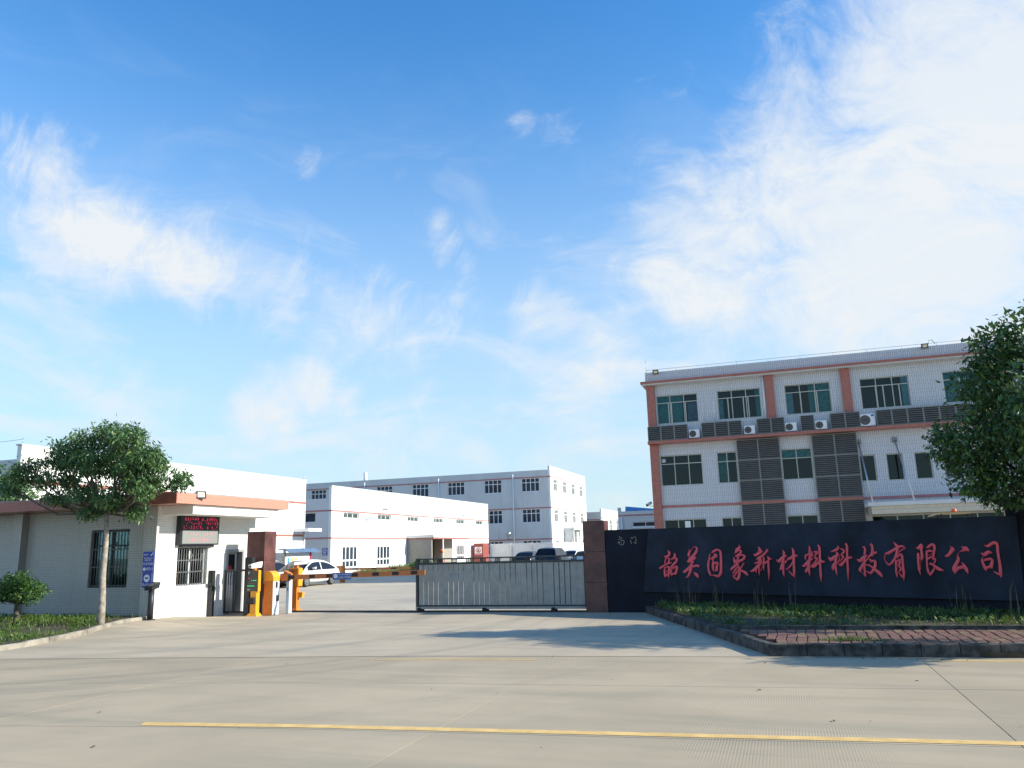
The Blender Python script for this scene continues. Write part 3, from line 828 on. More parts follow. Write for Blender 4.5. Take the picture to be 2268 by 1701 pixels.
def floodlight(loc, rz, label, face='lamp_yellow', s=1.0, tilt=.25):
    t = thing('floodlight', label, 'floodlight', loc, rz, 'floodlights on the roof edges')
    mb = MB(); c, sn = math.cos(tilt), math.sin(tilt)
    R = lambda x, y, z: (x * s, (y * c - z * sn) * s, (y * sn + z * c) * s)
    def rb(m, x0, y0, z0, x1, y1, z1): m.hexa([R(*q) for q in ((x0, y0, z0), (x1, y0, z0), (x1, y1, z0), (x0, y1, z0), (x0, y0, z1), (x1, y0, z1), (x1, y1, z1), (x0, y1, z1))])
    rb(mb, -.26, 0, -.19, .26, .09, .19); obj('housing', mb, 'black_matt', t)
    mb = MB(); rb(mb, -.26, -.03, .12, .26, -.002, .19); rb(mb, -.26, -.03, -.19, .26, -.002, -.12); rb(mb, -.26, -.03, -.118, -.18, -.002, .118); rb(mb, .18, -.03, -.118, .26, -.002, .118)
    obj('bezel', mb, 'black_matt', t)
    mb = MB(); rb(mb, -.21, -.012, -.145, .21, -.004, .145); obj('reflector', mb, 'white_plastic', t)
    for x in (-.09, .09):
        mb = MB(); rb(mb, x - .05, -.022, -.05, x + .05, -.013, .08); obj('led_chip', mb, face, t)
    mb = MB(); mb.box(-.02 * s, .08 * s, -.05 * s, .02 * s, .22 * s, .0); obj('bracket', mb, 'black_matt', t)
    return t
floodlight((-6.35, 46.30, 11.92), 0, 'black floodlight on the left end of the office parapet', s=.66)
fl = floodlight((8.22, 46.30, 11.95), 0, 'black floodlight on the office parapet near the tall tree', s=.66)
mb = MB(); mb.tube([(.2, .1, .1), (.25, .1, .3), (.4, .15, .33), (.55, .2, .1)], .015, 6); obj('cable', mb, 'black_matt', fl)

def ac_unit(x, label, big=False):
    w, h = (.74, .66) if big else (.60, .48)
    t = thing('air_conditioner', label, 'air conditioner', (x, 46.22, 7.735), 0, 'outdoor units in the louvre gaps')
    mb = MB(); mb.box(-w / 2, 0, .06, w / 2, .28, .06 + h); obj('casing', mb, 'white_plastic', t)
    r = h * .40; cx = -w * .14 if not big else -w * .18
    mb = MB(); mb.disc((cx, -.006, .06 + h * .5), (0, -1, 0), r, 22); obj('fan_opening', mb, 'louvre_grey', t)
    mb = MB()
    for rr in (.25, .5, .75, 1.0): mb.disc((cx, -.014, .06 + h * .5), (0, -1, 0), r * rr, 22, 0, r * rr - .012)
    for q in range(8):
        a = q * math.pi / 4; dx, dz = math.cos(a), math.sin(a)
        mb.poly([(cx - dz * .005, -.018, .06 + h * .5 + dx * .005), (cx + dx * r - dz * .005, -.018, .06 + h * .5 + dz * r + dx * .005), (cx + dx * r + dz * .005, -.018, .06 + h * .5 + dz * r - dx * .005), (cx + dz * .005, -.018, .06 + h * .5 - dx * .005)])
    obj('fan_grille', mb, 'dark_metal', t)
    for s in (-1, 1):
        mb = MB(); mb.box(s * w * .36 - .03, .03, 0, s * w * .36 + .03, .25, .058); obj('foot', mb, 'dark_metal', t)
    if big:
        mb = MB(); mb.box(w * .24, -.012, .06 + h * .78, w * .44, -.004, .06 + h * .93); obj('name_plate', mb, 'blue_sign', t)
ac_unit(-4.34, 'white air conditioner in the leftmost louvre gap')
ac_unit(-1.25, 'white air conditioner in the gap below the second top floor window')
ac_unit(.98, 'white air conditioner in the gap just right of the salmon column')
ac_unit(2.56, 'white air conditioner below the third top floor window right edge')
ac_unit(4.95, 'large white air conditioner with blue plate in the rightmost gap', True)

cc = thing('security_camera', 'grey security camera on a bracket at the left edge of the office building', 'camera', (-7.0, 46.5, 4.05))
mb = MB(); mb.tube([(0, 0, -.06), (-.22, 0, -.06)], .02, 6); obj('bracket', mb, 'steel_pale', cc)
mb = MB(); mb.tube([(-.12, .05, .16), (-.34, -.05, .02)], .085, 10); obj('body', mb, 'steel_pale', cc)
mb = MB(); mb.tube([(-.345, -.052, .017), (-.40, -.078, -.02)], [.085, .07], 10); obj('lens', mb, 'black_gloss', cc)

# ------------------------------------------------------------------ low warehouse in the middle (sunlit long side)
WH = thing('warehouse', 'low white warehouse with a porch and a row of small high windows', 'building', (-33.5, 54.6, 0))
E_ = Face('E', -33.5)
up_ = [(56.43, 58.94), (62.23, 64.69), (68.11, 70.57), (74.07, 76.51), (79.97, 82.36), (85.73, 88.07)]
lo_ = [(56.36, 58.82, .56, 2.36), (62.16, 64.61, .57, 2.35), (79.91, 82.27, .57, 2.30)]
mb = MB()
E_.wall(mb, 54.6, 89.9, 0, 7.0, [(a, b, 4.53, 4.99) for a, b in up_] + lo_ + [(70.6, 76.7, 0, 2.84)])
obj('wall', mb, 'white_render', WH, True)
mb = MB(); S_ = Face('S', 54.6)
S_.wall(mb, -60, -33.76, 0, 6.05, [(-37.0, -34.95, 4.2, 5.0)])
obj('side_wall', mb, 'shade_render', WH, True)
mb = MB(); mb.box(-60, 54.86, 5.7, -33.76, 89.9, 5.95); mb.box(-60, 89.65, 0, -33.76, 89.9, 5.69); mb.box(-60, 54.86, 0, -59.8, 89.64, 5.69); obj('roof', mb, 'roof_grey', WH, True)
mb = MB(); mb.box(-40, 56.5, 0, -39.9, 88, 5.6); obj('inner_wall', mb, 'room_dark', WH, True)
for z in (2.90, 5.03):
    for a, b in (((54.62, 67.8), (76.9, 89.88)) if z < 3 else ((54.62, 89.88),)):
        mb = MB(); E_.box(mb, a, b, z, z + .11, -.03, -.001); obj('band', mb, 'red_band', WH, True)
    mb = MB(); S_.box(mb, -59.9, -33.47, z, z + .11, -.03, -.001); obj('band', mb, 'red_band', WH, True)
mb = MB(); E_.box(mb, 54.55, 89.95, 7.003, 7.06, -.04, .3); obj('coping', mb, 'shade_render', WH, True)
for a, b in up_: window(WH, E_, a, b, 4.53, 4.99, (.33, .66), (), 'white_frame', 'warm_pane', .07, .12, .05)
window(WH, S_, -37.0, -34.95, 4.2, 5.0, (.5,), (), 'white_frame', 'far_pane', .07, .12, .05)
for a, b, z0, z1 in lo_: window(WH, E_, a, b, z0, z1, (.25, .5, .75), (.345,), 'white_frame', 'far_pane', .13, .06, .06, sill=True)
# porch
mb = MB(); mb.box(-33.499, 67.85, 2.96, -30.7, 76.95, 3.22); obj('porch_roof', mb, 'white_render', WH, True)
mb = MB(); mb.box(-33.499, 67.95, 2.84, -30.8, 76.85, 2.955); obj('porch_band', mb, 'red_band', WH, True)
mb = MB(); mb.box(-33.499, 68.0, 0, -31.0, 68.2, 2.835); obj('porch_wall', mb, 'porch_shade', WH, True)
mb = MB(); mb.box(-33.499, 74.0, 0, -32.6, 76.69, 2.835); obj('porch_wall', mb, 'porch_shade', WH, True)
mb = MB(); E_.box(mb, 70.6, 72.9, 0, 2.83, .20, .24); obj('inner_wall', mb, 'paper_white', WH, True)
window(WH, E_, 70.65, 72.6, .02, 2.80, (.33, .66), (.55,), 'steel_pale', 'warm_pane', .07, .0, .05)
mb = MB(); mb.tube([(-30.9, 70.4, 0), (-30.9, 70.4, 2.83)], .07, 8); obj('porch_post', mb, 'white_frame', WH, True)
for y0, z0, y1, z1 in ((60.4, 4.31, 61.98, 5.35), (77.7, 4.29, 79.8, 5.29)):
    mb = MB(); x = -33.5
    mb.tube([(x + .01, y0, z0), (x + .9, y0 + .2, z0 + .5), (x + 1.5, (y0 + y1) / 2 - .7, z1)], .03, 6)
    mb.tube([(x + 1.45, (y0 + y1) / 2 - .75, z1 - .02), (x + 1.9, (y0 + y1) / 2 - .7, z1 - .03)], [.09, .05], 8)
    obj('wall_lamp', mb, 'steel_pale', WH, True)
text_obj('lettering', '乙类仓库', .56, E_.tm(55.62, 3.25, -.012), 'blue_sign', WH)
# round blue sign on the shaded side
sg = thing('round_symbol_sign', 'small blue sign with a white ring on the shaded warehouse end wall', 'sign', (-34.0, 54.57, 1.9))
mb = MB(); mb.box(-.22, -.015, -.27, .22, .02, .27); obj('board', mb, 'blue_sign', sg)
mb = MB(); mb.disc((0, -.02, .06), (0, -1, 0), .16, 24, 0, .12); mb.poly([(-.06, -.021, -.03), (-.03, -.021, -.05), (.08, -.021, .14), (.05, -.021, .16)]); mb.box(-.14, -.02, -.2, .14, -.016, -.15); obj('ring', mb, 'white_plastic', sg)
mb = MB(); mb.tube([(-30.95, 70.28, 1.55), (-30.95, 70.18, 1.85)], [.16, .12], 10); obj('orange_lamp', mb, 'beacon', WH, True)
hx = thing('extinguisher_box', 'small red fire extinguisher box by the porch, seen through the gate top', 'fire box', (-31.6, 71.6, 0))
mb = MB(); mb.box(-.25, -.2, .05, .25, .2, .95); obj('box', mb, 'tail_red', hx)
mb = MB(); mb.box(-.2, -.215, .15, .2, -.202, .85); obj('door', mb, 'fire_red', hx)
# raised bed in front of the warehouse
bed = MB(); bed.prism([(-33.4, 56.9, 0), (-19.0, 56.9, 0), (-19, 57.05, 0), (-33.4, 57.05, 0)], (0, 0, .20))
solo('bed_kerb', bed, 'panel_grey', 'low grey kerb of the grass bed in front of the warehouse', 'kerb', (0, 0, 0))
sb = MB(); sb.poly([(-33.4, 57.05, .18), (-19, 57.05, .18), (-21, 62, .40), (-24, 72, .45), (-33.4, 72, .45), (-33.4, 62, .40)]); struct('bed_soil', sb, 'soil')
def bedp(R):
    y = 57.15 + R.random() ** 1.4 * 13; x = R.uniform(-33.0, -20); return x, y, min(.42, .16 + .046 * (y - 57)), .6 + .7 * (math.sin(x * 1.3) * math.sin(y * .9) * .5 + .5)
grass('grass', bedp, 5200, .10, .36, .022, 'grass_sun', .8, 12)
grass('dry_grass', lambda R: (R.uniform(-33, -20), 57.15 + R.random() ** 2 * 9, .2, 1), 2600, .06, .24, .02, 'dry_grass', 1.0, 13)
# red fire box with no-fire sign at the far end of the warehouse
fb = thing('fire_point', 'brick red block with a round no fire sign past the end of the warehouse', 'fire point', (-32.6, 84.6, 0))
mb = MB(); mb.box(-.55, -.45, 0, .55, 1.4, 2.4); obj('block', mb, 'fire_red', fb)
mb = MB(); mb.box(-.42, -.475, 1.15, .42, -.452, 2.0); bd = obj('sign_board', mb, 'paper_white', fb)
mb = MB(); mb.disc((0, -.482, 1.62), (0, -1, 0), .30, 28, 0, .23); a = .16
mb.poly([(-.20, -.485, 1.80), (-.17, -.485, 1.83), (.20, -.485, 1.44), (.17, -.485, 1.41)]); obj('prohibition_ring', mb, 'tail_red', bd)
mb = MB(); mb.poly([(-.16, -.479, 1.48), (.16, -.479, 1.48), (.10, -.479, 1.62), (.03, -.479, 1.80), (-.04, -.479, 1.66), (-.12, -.479, 1.62)]); obj('flame', mb, 'black_matt', bd)
mb = MB(); mb.box(-.40, -.482, 1.17, .40, -.477, 1.30); obj('caption_strip', mb, 'tail_red', bd)
text_obj('lettering', '严禁烟火', .13, plane_matrix((-0.0, -.486, 1.235), (1, 0, 0), (0, 0, 1)), 'paper_white', bd, .001)

# ------------------------------------------------------------------ large factory behind
FA = thing('factory', 'large three storey white factory with a long shaded front behind the warehouse', 'building', (-28.5, 100.3, 0))
S2, E2 = Face('S', 100.3), Face('E', -28.5)
cen = [-63.75, -58.6, -53.0, -47.4, -42.0, -36.6, -31.28]
hS = []
for c in cen:
    for z0, z1 in ((9.05, 10.86), (4.98, 6.78), (.95, 2.70)): hS.append((c - 1.26, c + 1.26, z0, z1))
hE = []
for a, b in ((101.75, 103.8), (106.6, 108.65), (111.5, 113.5), (116.3, 118.35)):
    hE += [(a, b, 9.1, 10.72), (a, b, 5.02, 6.66)]
hE += [(101.7, 103.8, .9, 2.62), (116.4, 118.4, .9, 2.62), (111.1, 115.2, 0, 3.89)]
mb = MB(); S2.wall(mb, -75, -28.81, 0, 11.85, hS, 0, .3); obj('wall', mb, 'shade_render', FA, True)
mb = MB(); E2.wall(mb, 100.3, 120.1, 0, 12.36, hE, 0, .3); obj('end_wall', mb, 'white_render', FA, True)
mb = MB(); mb.box(-75, 100.61, 11.4, -28.81, 120.1, 11.6); mb.box(-75, 119.8, 0, -28.81, 120.1, 11.39); mb.box(-75, 100.61, 0, -74.7, 119.79, 11.39); obj('roof', mb, 'roof_grey', FA, True)
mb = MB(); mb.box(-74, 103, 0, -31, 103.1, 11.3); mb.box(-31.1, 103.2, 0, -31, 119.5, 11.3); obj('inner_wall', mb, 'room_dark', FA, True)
for z in (10.86, 6.80, 2.75):
    mb = MB(); S2.box(mb, -74.9, -28.45, z, z + .14, -.05, -.001); obj('band', mb, 'red_band', FA, True)
    for a, b in (((100.3, 120.05),) if z > 3 else ((100.3, 106.1), (115.55, 120.05))):
        mb = MB(); E2.box(mb, a, b, z, z + .11, -.04, -.001); obj('band', mb, 'red_band', FA, True)
for a, b, z0, z1 in hS:
    if z1 < 3 and a < -40: continue
    window(FA, S2, a, b, z0, z1, (.25, .5, .75), (.67,), 'white_frame', 'far_pane', .09, .10, .06)
for a, b, z0, z1 in hE:
    if z0 > .95 or z0 == .9: window(FA, E2, a, b, z0, z1, (.34, .67), (.68,), 'white_frame', 'warm_pane', .10, .12, .06)
window(FA, E2, 111.1, 115.2, 0, 3.89, (.25, .5, .75), (.35, .7), 'white_frame', 'warm_pane', .12, .12, .06)
mb = MB(); mb.box(-28.49, 106.1, 4.0, -27.0, 115.5, 4.35); mb.box(-28.49, 106.2, 0, -27.1, 106.5, 3.99); mb.box(-28.49, 109.9, 0, -27.6, 111.05, 3.99); obj('porch', mb, 'shade_render', FA, True)
for x, zt in ((-56.1, 11.5), (-44.55, 11.45), (-33.67, 11.4)):
    mb = MB(); mb.tube([(x, 100.15, .2), (x, 100.15, zt)], .10, 8); obj('drain_pipe', mb, 'white_frame', FA, True)
mb = MB(); mb.tube([(-57.0, 102, 11.5), (-57.0, 102, 13.15)], .27, 10); obj('roof_vent', mb, 'white_frame', FA, True)
mb = MB(); mb.tube([(-34.4, 100.28, 2.9), (-34.4, 99.7, 2.95), (-34.3, 99.6, 3.3)], .06, 6); mb.tube([(-34.3, 99.6, 3.3), (-34.3, 99.6, 3.75)], [.12, .42], 10); obj('wall_lamp', mb, 'steel_pale', FA, True)

# panel fence before the factory
PW = thing('perimeter_wall', 'grey concrete panel wall behind the parked cars', 'wall', (-26.0, 90.5, 0))
for k in range(3):
    mb = MB(); a = -33.4 + 2.55 * k; mb.box(a, 90.5, 0, a + 2.5, 90.62, 2.32); obj('wall_panel', mb, 'panel_grey', PW, True)
for k in range(4):
    mb = MB(); a = -33.5 + 2.55 * k; mb.box(a - .18 if k else a, 90.40, 0, a + .18, 90.495, 2.35); obj('wall_pier', mb, 'shade_render', PW, True)
for k in range(4):
    mb = MB(); a = 90.7 + 8.9 * k; mb.box(-25.8, a, 0, -25.68, a + 8.5, 2.30); obj('wall_panel', mb, 'white_render', PW, True)  # sunlit run of the same wall, sunlight put into its whiter colour
    mb = MB(); mb.box(-25.79, a + 8.5, 0, -25.55, a + 8.9, 2.36); obj('wall_pier', mb, 'shade_render', PW, True)

# ------------------------------------------------------------------ white hall on the left behind the guardhouse
HL = thing('white_hall', 'long white hall with salmon bands rising behind the guardhouse roof', 'building', (-30, 24.5, 0))
E3, S3 = Face('E', -30.0), Face('S', 24.5)
mb = MB(); E3.wall(mb, 24.5, 45.65, 0, 6.62, []); obj('wall', mb, 'white_render', HL, True)
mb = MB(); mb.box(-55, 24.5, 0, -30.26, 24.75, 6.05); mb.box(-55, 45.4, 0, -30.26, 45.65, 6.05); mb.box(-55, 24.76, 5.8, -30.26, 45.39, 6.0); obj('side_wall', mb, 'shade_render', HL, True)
for z in (2.93, 5.06):
    mb = MB(); E3.box(mb, 24.5, 45.62, z, z + .12, -.03, -.001); obj('band', mb, 'salmon_tile', HL, True)
    mb = MB(); S3.box(mb, -54.9, -29.97, z, z + .12, -.03, -.001); obj('band', mb, 'salmon_tile', HL, True)
mb = MB(); E3.box(mb, 24.45, 45.7, 6.623, 6.68, -.04, .3); obj('coping', mb, 'shade_render', HL, True)
mb = MB(); mb.box(-30.0, 44.4, 3.22, -28.9, 45.95, 3.42); obj('eave_slab', mb, 'white_render', HL, True)
mb = MB(); mb.tube([(-29.93, 45.5, 0), (-29.93, 45.5, 3.2)], .06, 8); obj('drain_pipe', mb, 'white_frame', HL, True)
mb = MB(); mb.tube([(-30.1, 45.5, 6.68), (-30.1, 45.5, 7.0)], .015, 5); mb.tube([(-30.1, 24.6, 6.9), (-40, 24.6, 6.6)], .012, 5); mb.tube([(-30.1, 24.6, 6.68), (-30.1, 24.6, 6.95)], .015, 5); obj('lightning_strip', mb, 'steel_pale', HL, True)

mb = MB(); mb.tube([(-29.99, 41.2, 4.3), (-29.4, 41.4, 4.75), (-28.9, 41.6, 4.9)], .03, 6); mb.tube([(-28.95, 41.6, 4.88), (-28.55, 41.7, 4.9)], [.10, .06], 8); obj('wall_lamp', mb, 'steel_pale', HL, True)
mb = MB(); mb.tube([(-29.97, 33.4, 6.55), (-29.97, 33.4, 3.8)], .012, 5); obj('conduit', mb, 'louvre_post', HL, True)
mb = MB(); mb.tube([(-29.97, 42.6, 6.3), (-29.97, 42.6, 4.2), (-29.97, 38.0, 4.25)], .012, 5); obj('conduit', mb, 'louvre_post', HL, True)

# ------------------------------------------------------------------ two more works buildings far right of the factory
B1 = thing('works_building', 'distant white works building with a sunlit gable just right of the factory', 'building', (-27.2, 125, 0))
E4, S4 = Face('E', -27.2), Face('S', 125.0)
mb = MB(); E4.wall(mb, 125, 150, 0, 7.55, [(131.2, 133.1, 3.6, 6.0), (136.6, 138.5, 3.6, 6.0)]); obj('end_wall', mb, 'white_render', B1, True)
mb = MB(); S4.wall(mb, -36, -27.46, 0, 7.05, [(-31.6, -28.9, 4.2, 5.65)]); mb.box(-36, 125.3, 6.5, -27.51, 149.9, 6.7); obj('wall', mb, 'shade_render', B1, True)
mb = MB(); mb.box(-30.6, 126, 0, -30.5, 149, 6.4); mb.box(-35, 126.2, 0, -30.7, 126.3, 6.4); obj('inner_wall', mb, 'room_dark', B1, True)
mb = MB(); S4.box(mb, -35.9, -27.47, 5.78, 5.92, -.05, -.001); obj('band', mb, 'red_band', B1, True)
mb = MB(); E4.box(mb, 125.05, 149.9, 6.08, 6.2, -.04, -.001); obj('band', mb, 'red_band', B1, True)
window(B1, S4, -31.6, -28.9, 4.2, 5.65, (.5,), (), 'white_frame', 'far_pane', .09, .1, .06)
for a in (131.2, 136.6): window(B1, E4, a, a + 1.9, 3.6, 6.0, (.5,), (.66,), 'white_frame', 'warm_pane', .10, .12, .06)
mb = MB(); mb.tube([(-27.18, 135.5, 6.3), (-26.2, 133.4, 6.9), (-25.9, 132.6, 7.0)], .035, 6); obj('wall_lamp', mb, 'steel_pale', B1, True)
B2 = thing('low_works_building', 'low grey works building with a blue roof sheet left of the office', 'building', (-11.2, 57, 0))
S5 = Face('S', 57.0)
mb = MB(); S5.wall(mb, -11.2, 2, 0, 4.18, [(-10.15, -6.0, 3.05, 3.40)]); mb.box(-11.2, 57.26, 0, -10.95, 80, 4.18); obj('wall', mb, 'shade_render', B2, True)
mb = MB(); mb.box(-11.2, 56.99, 4.182, -10.98, 57.2, 4.46); obj('parapet_pier', mb, 'shade_render', B2, True)
mb = MB(); mb.box(-10.94, 57.5, 3.9, 2, 80, 4.0); mb.box(-10.6, 57.6, 0, 2, 57.7, 3.8); obj('roof', mb, 'roof_grey', B2, True)
mb = MB(); S5.box(mb, -11.2, 2, 3.84, 3.93, -.04, -.001); obj('band', mb, 'red_band', B2, True)
window(B2, S5, -10.15, -6.0, 3.05, 3.40, (.22, .44, .66, .88), (), 'white_frame', 'far_pane', .045, .08, .05, sill=True)
mb = MB(); mb.tube([(-10.92, 56.93, 0), (-10.92, 56.93, 3.75)], .06, 8); obj('drain_pipe', mb, 'white_frame', B2, True)
mb = MB(); mb.prism([(-10.85, 58.0, 4.01), (-6.6, 58.0, 4.01), (-7.6, 58.0, 4.2), (-10.8, 58.0, 4.58)], (0, 6, 0)); obj('roof_sheet', mb, 'sheet_blue', B2, True)
mb = MB(); mb.box(-8.4, 56.5, 2.6, -6.4, 56.97, 2.95); obj('eave_slab', mb, 'shade_render', B2, True)

# ------------------------------------------------------------------ guardhouse
GH = thing('guardhouse', 'small tiled guardhouse with a salmon roof edge left of the entrance', 'guardhouse', (-17, 18.4, 0))
E6, S6 = Face('E', -17.0), Face('S', 18.9)
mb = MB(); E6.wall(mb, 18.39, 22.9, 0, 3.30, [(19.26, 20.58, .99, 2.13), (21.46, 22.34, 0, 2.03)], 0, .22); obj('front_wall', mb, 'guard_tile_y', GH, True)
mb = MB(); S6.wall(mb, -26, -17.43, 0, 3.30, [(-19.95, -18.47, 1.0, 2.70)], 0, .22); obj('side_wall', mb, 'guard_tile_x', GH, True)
mb = MB(); mb.box(-17.44, 18.38, 0, -17.0 - .001, 18.898, 3.30); obj('corner_pier', mb, 'guard_tile_x', GH, True)
mb = MB(); mb.box(-22.9, 18.65, 0, -22.5, 18.898, 3.30); obj('wall_pier', mb, 'guard_tile_x', GH, True)
mb = MB(); mb.box(-26, 22.69, 0, -17.221, 22.9, 3.3); mb.box(-26, 19.13, 0, -25.8, 22.68, 3.3); obj('back_wall', mb, 'shade_render', GH, True)
mb = MB(); mb.box(-25.79, 19.13, 0, -17.23, 22.68, .03); mb.box(-19.2, 21.0, .04, -19.1, 22.6, 3.2); obj('floor', mb, 'shade_render', GH, True)
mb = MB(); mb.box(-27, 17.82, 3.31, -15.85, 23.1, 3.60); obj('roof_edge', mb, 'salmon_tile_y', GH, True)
mb = MB(); mb.box(-27.002, 17.80, 3.302, -15.852, 17.818, 3.602); obj('roof_edge_front', mb, 'salmon_tile', GH, True)  # skin over the unlit face, its shade put into the darker salmon
mb = MB(); mb.box(-26.9, 17.9, 3.606, -15.9, 23.0, 3.64); obj('roof', mb, 'roof_grey', GH, True)
mb = MB(); mb.box(-17.3, 18.62, 3.04, -15.97, 22.7, 3.305); obj('soffit_beam', mb, 'white_render', GH, True)
# barred windows
GRL = {}
def bars(parent_thing, gr_parent, fc, u0, u1, z0, z1, n, d):
    """grille part with its bars as sub-parts"""
    mb = MB()
    for r in (0.02, .35, .66, .98):
        z = z0 + (z1 - z0) * r; fc.box(mb, u0, u1, z - .014, z + .014, d, d + .012)
    fc.box(mb, u0 - .02, u0, z0, z1, d - .004, d + .02); fc.box(mb, u1, u1 + .02, z0, z1, d - .004, d + .02)
    for k in (.42, .76):
        uc = u0 + (u1 - u0) * k; zc = z0 + (z1 - z0) * .72
        for s in (-1, 1): mb.tube([fc.p(uc, zc - .10, d - .02), fc.p(uc + s * .06, zc, d - .02), fc.p(uc + s * .09, zc + .1, d - .02), fc.p(uc + s * .05, zc + .13, d - .02)], .012, 5)
    gr = obj('window_grille', mb, 'grille_grey', parent_thing, True)
    key = (fc.side, round(z1 - z0, 3))
    if key not in GRL:
        b = MB(); b.tube([(0, 0, 0), (0, 0, z1 - z0)], .011, 6); GRL[key] = b.mesh('bar', 'grille_grey')
    w = wloc(gr)
    for k in range(n):
        u = u0 + (u1 - u0) * (k + .5) / n; p = Vector(fc.p(u, z0, d - .012)) - w
        o = link('bar', GRL[key], gr); o.location = p
window(GH, E6, 19.26, 20.58, .99, 2.13, (.5,), (), 'white_frame', 'clear_glass', .05, .12, .05)
bars(GH, None, E6, 19.30, 20.54, 1.01, 2.11, 12, .03)
window(GH, S6, -19.95, -18.47, 1.0, 2.70, (.5,), (.72,), 'dark_metal', 'office_glass', .05, .12, .05)
bars(GH, None, S6, -19.92, -18.50, 1.02, 2.68, 12, .03)
# door opening with a glazed leaf standing open
mb = MB(); E6.box(mb, 21.46, 21.55, 0, 2.03, -.02, .2); E6.box(mb, 22.25, 22.34, 0, 2.03, -.02, .2); E6.box(mb, 21.55, 22.25, 1.95, 2.03, -.02, .2); obj('door_frame', mb, 'door_grey', GH, True)
mb = MB(); mb.box(-17.10, 21.56, .05, -17.06, 21.62, 1.94); mb.box(-17.10, 21.98, .05, -17.06, 22.04, 1.94); mb.box(-17.10, 21.62, 1.88, -17.06, 21.98, 1.94); mb.box(-17.10, 21.62, .05, -17.06, 21.98, .9)
dr = obj('door', mb, 'door_grey', GH, True)
mb = MB(); mb.box(-17.085, 21.62, .9, -17.078, 21.98, 1.88); obj('door_pane', mb, 'clear_glass', dr, True)
mb = MB(); mb.tube([(-17.055, 22.0, .9), (-17.01, 22.0, .9), (-17.01, 22.0, 1.1), (-17.055, 22.0, 1.1)], .012, 6); obj('handle', mb, 'steel_pale', dr, True)
mb = MB(); mb.disc((-17.05, 21.72, 1.42), (1, 0, 0), .10, 18); obj('red_sticker', mb, 'tail_red', dr, True)
mb = MB(); E6.box(mb, 21.72, 21.98, 2.28, 2.42, -.014, -.002); obj('name_plate', mb, 'cabinet_white', GH, True)
text_obj('lettering', '门卫室', .10, E6.tm(21.85, 2.35, -.018), 'louvre_grey', GH, .002)
mb = MB(); mb.tube([(-16.2, 18.4, 3.62), (-16.6, 18.35, 3.75), (-17.3, 18.3, 3.64)], .015, 5); obj('cable', mb, 'black_matt', GH, True)
floodlight((-15.80, 18.72, 3.58), math.radians(62), 'black floodlight with yellow chips on the guardhouse roof corner', s=.56, tilt=-.15)

# LED board on the guardhouse front
LED = thing('led_board', 'black LED message board with red text above the guardhouse window', 'message board', (-17.0, 20.0, 2.6))
mb = MB(); mb.box(.003, -.85, -.42, .16, .86, .44); obj('cabinet', mb, 'led_black', LED)
mb = MB(); mb.box(.162, -.76, -.38, .166, .80, .02); obj('lower_panel', mb, 'led_panel_grey', LED)
mb = MB(); mb.box(.162, -.83, .03, .166, .84, .42); obj('upper_panel', mb, 'led_black', LED)
mb = MB(); mb.box(.01, -.7, -.47, .12, .7, -.425); obj('bracket', mb, 'dark_metal', LED)
LR = random.Random(4)
def led_row(z, y0, y1, h, m, skip, nm):
    b = MB(); y = y0
    while y < y1:
        wd = LR.uniform(.075, .10)
        if not any(a < (y - y0) / (y1 - y0) < c for a, c in skip):
            for r in range(4):      # strokes of one lit character
                if LR.random() < .55:
                    ya = y + LR.uniform(0, .03); yb = y + wd - LR.uniform(0, .03); zz = z + h * (r / 3.3 - .45)
                    b.box(.167, ya, zz, .171, yb, zz + h * .10)
            if LR.random() < .4: b.box(.167, y + wd * .45, z - h * .45, .1708, y + wd * .6, z + h * .5)
        y += wd + .018
    obj(nm, b, m, LED)
led_row(.345, -.70, .77, .085, 'led_red', [(.40, .46)], 'led_text')
led_row(.225, -.74, .78, .085, 'led_red', [(.48, .56)], 'led_text')
led_row(.095, -.75, .78, .085, 'led_red', [(.68, .76)], 'led_text')
led_row(-.10, -.45, .50, .085, 'led_pale_red', [(.38, .60)], 'led_text')
led_row(-.27, -.50, .52, .085, 'led_pale_red', [(.6, .64)], 'led_text')
# blue notices on the corner pier
nb1 = thing('blue_notice_board', 'upper blue notice on the guardhouse corner pier, with a white slanted mark', 'notice', (-17.21, 18.365, 1.725), 0, 'blue notices on the guardhouse corner')
mb = MB(); mb.box(-.19, -.012, -.285, .19, .012, .285); obj('board', mb, 'blue_board', nb1)
mb = MB(); mb.poly([(.06, -.014, .17), (.12, -.014, .17), (.18, -.014, .26), (.17, -.014, .275)]); mb.disc((-.12, -.014, -.2), (0, -1, 0), .05, 16); obj('white_mark', mb, 'white_plastic', nb1)
for s, sz, x, z in (('温馨提示', .045, -.09, .20), ('来访车辆人员', .05, 0, .10), ('请配合登记', .05, 0, .045), ('外来车辆', .085, 0, -.06), ('请登记', .085, .06, -.20)):
    text_obj('lettering', s, sz, plane_matrix((x, -.016, z), (1, 0, 0), (0, 0, 1)), 'white_plastic', nb1, .001)
nb2 = thing('blue_notice_board', 'lower blue no horn notice on the guardhouse corner pier, white disc', 'notice', (-17.22, 18.365, 1.22), 0, 'blue notices on the guardhouse corner')
mb = MB(); mb.box(-.16, -.012, -.205, .16, .012, .205); obj('board', mb, 'blue_board', nb2)
mb = MB(); mb.disc((0, -.014, .05), (0, -1, 0), .105, 24); obj('white_disc', mb, 'white_plastic', nb2)
mb = MB(); mb.poly([(-.06, -.017, .085), (-.06, -.017, .035), (0, -.017, .035), (.03, -.017, .02), (.065, -.017, .055), (.03, -.017, .085), (0, -.017, .072)]); obj('horn_symbol', mb, 'blue_sign', nb2)
text_obj('lettering', '禁止鸣笛', .075, plane_matrix((0, -.016, -.13), (1, 0, 0), (0, 0, 1)), 'white_plastic', nb2, .001)

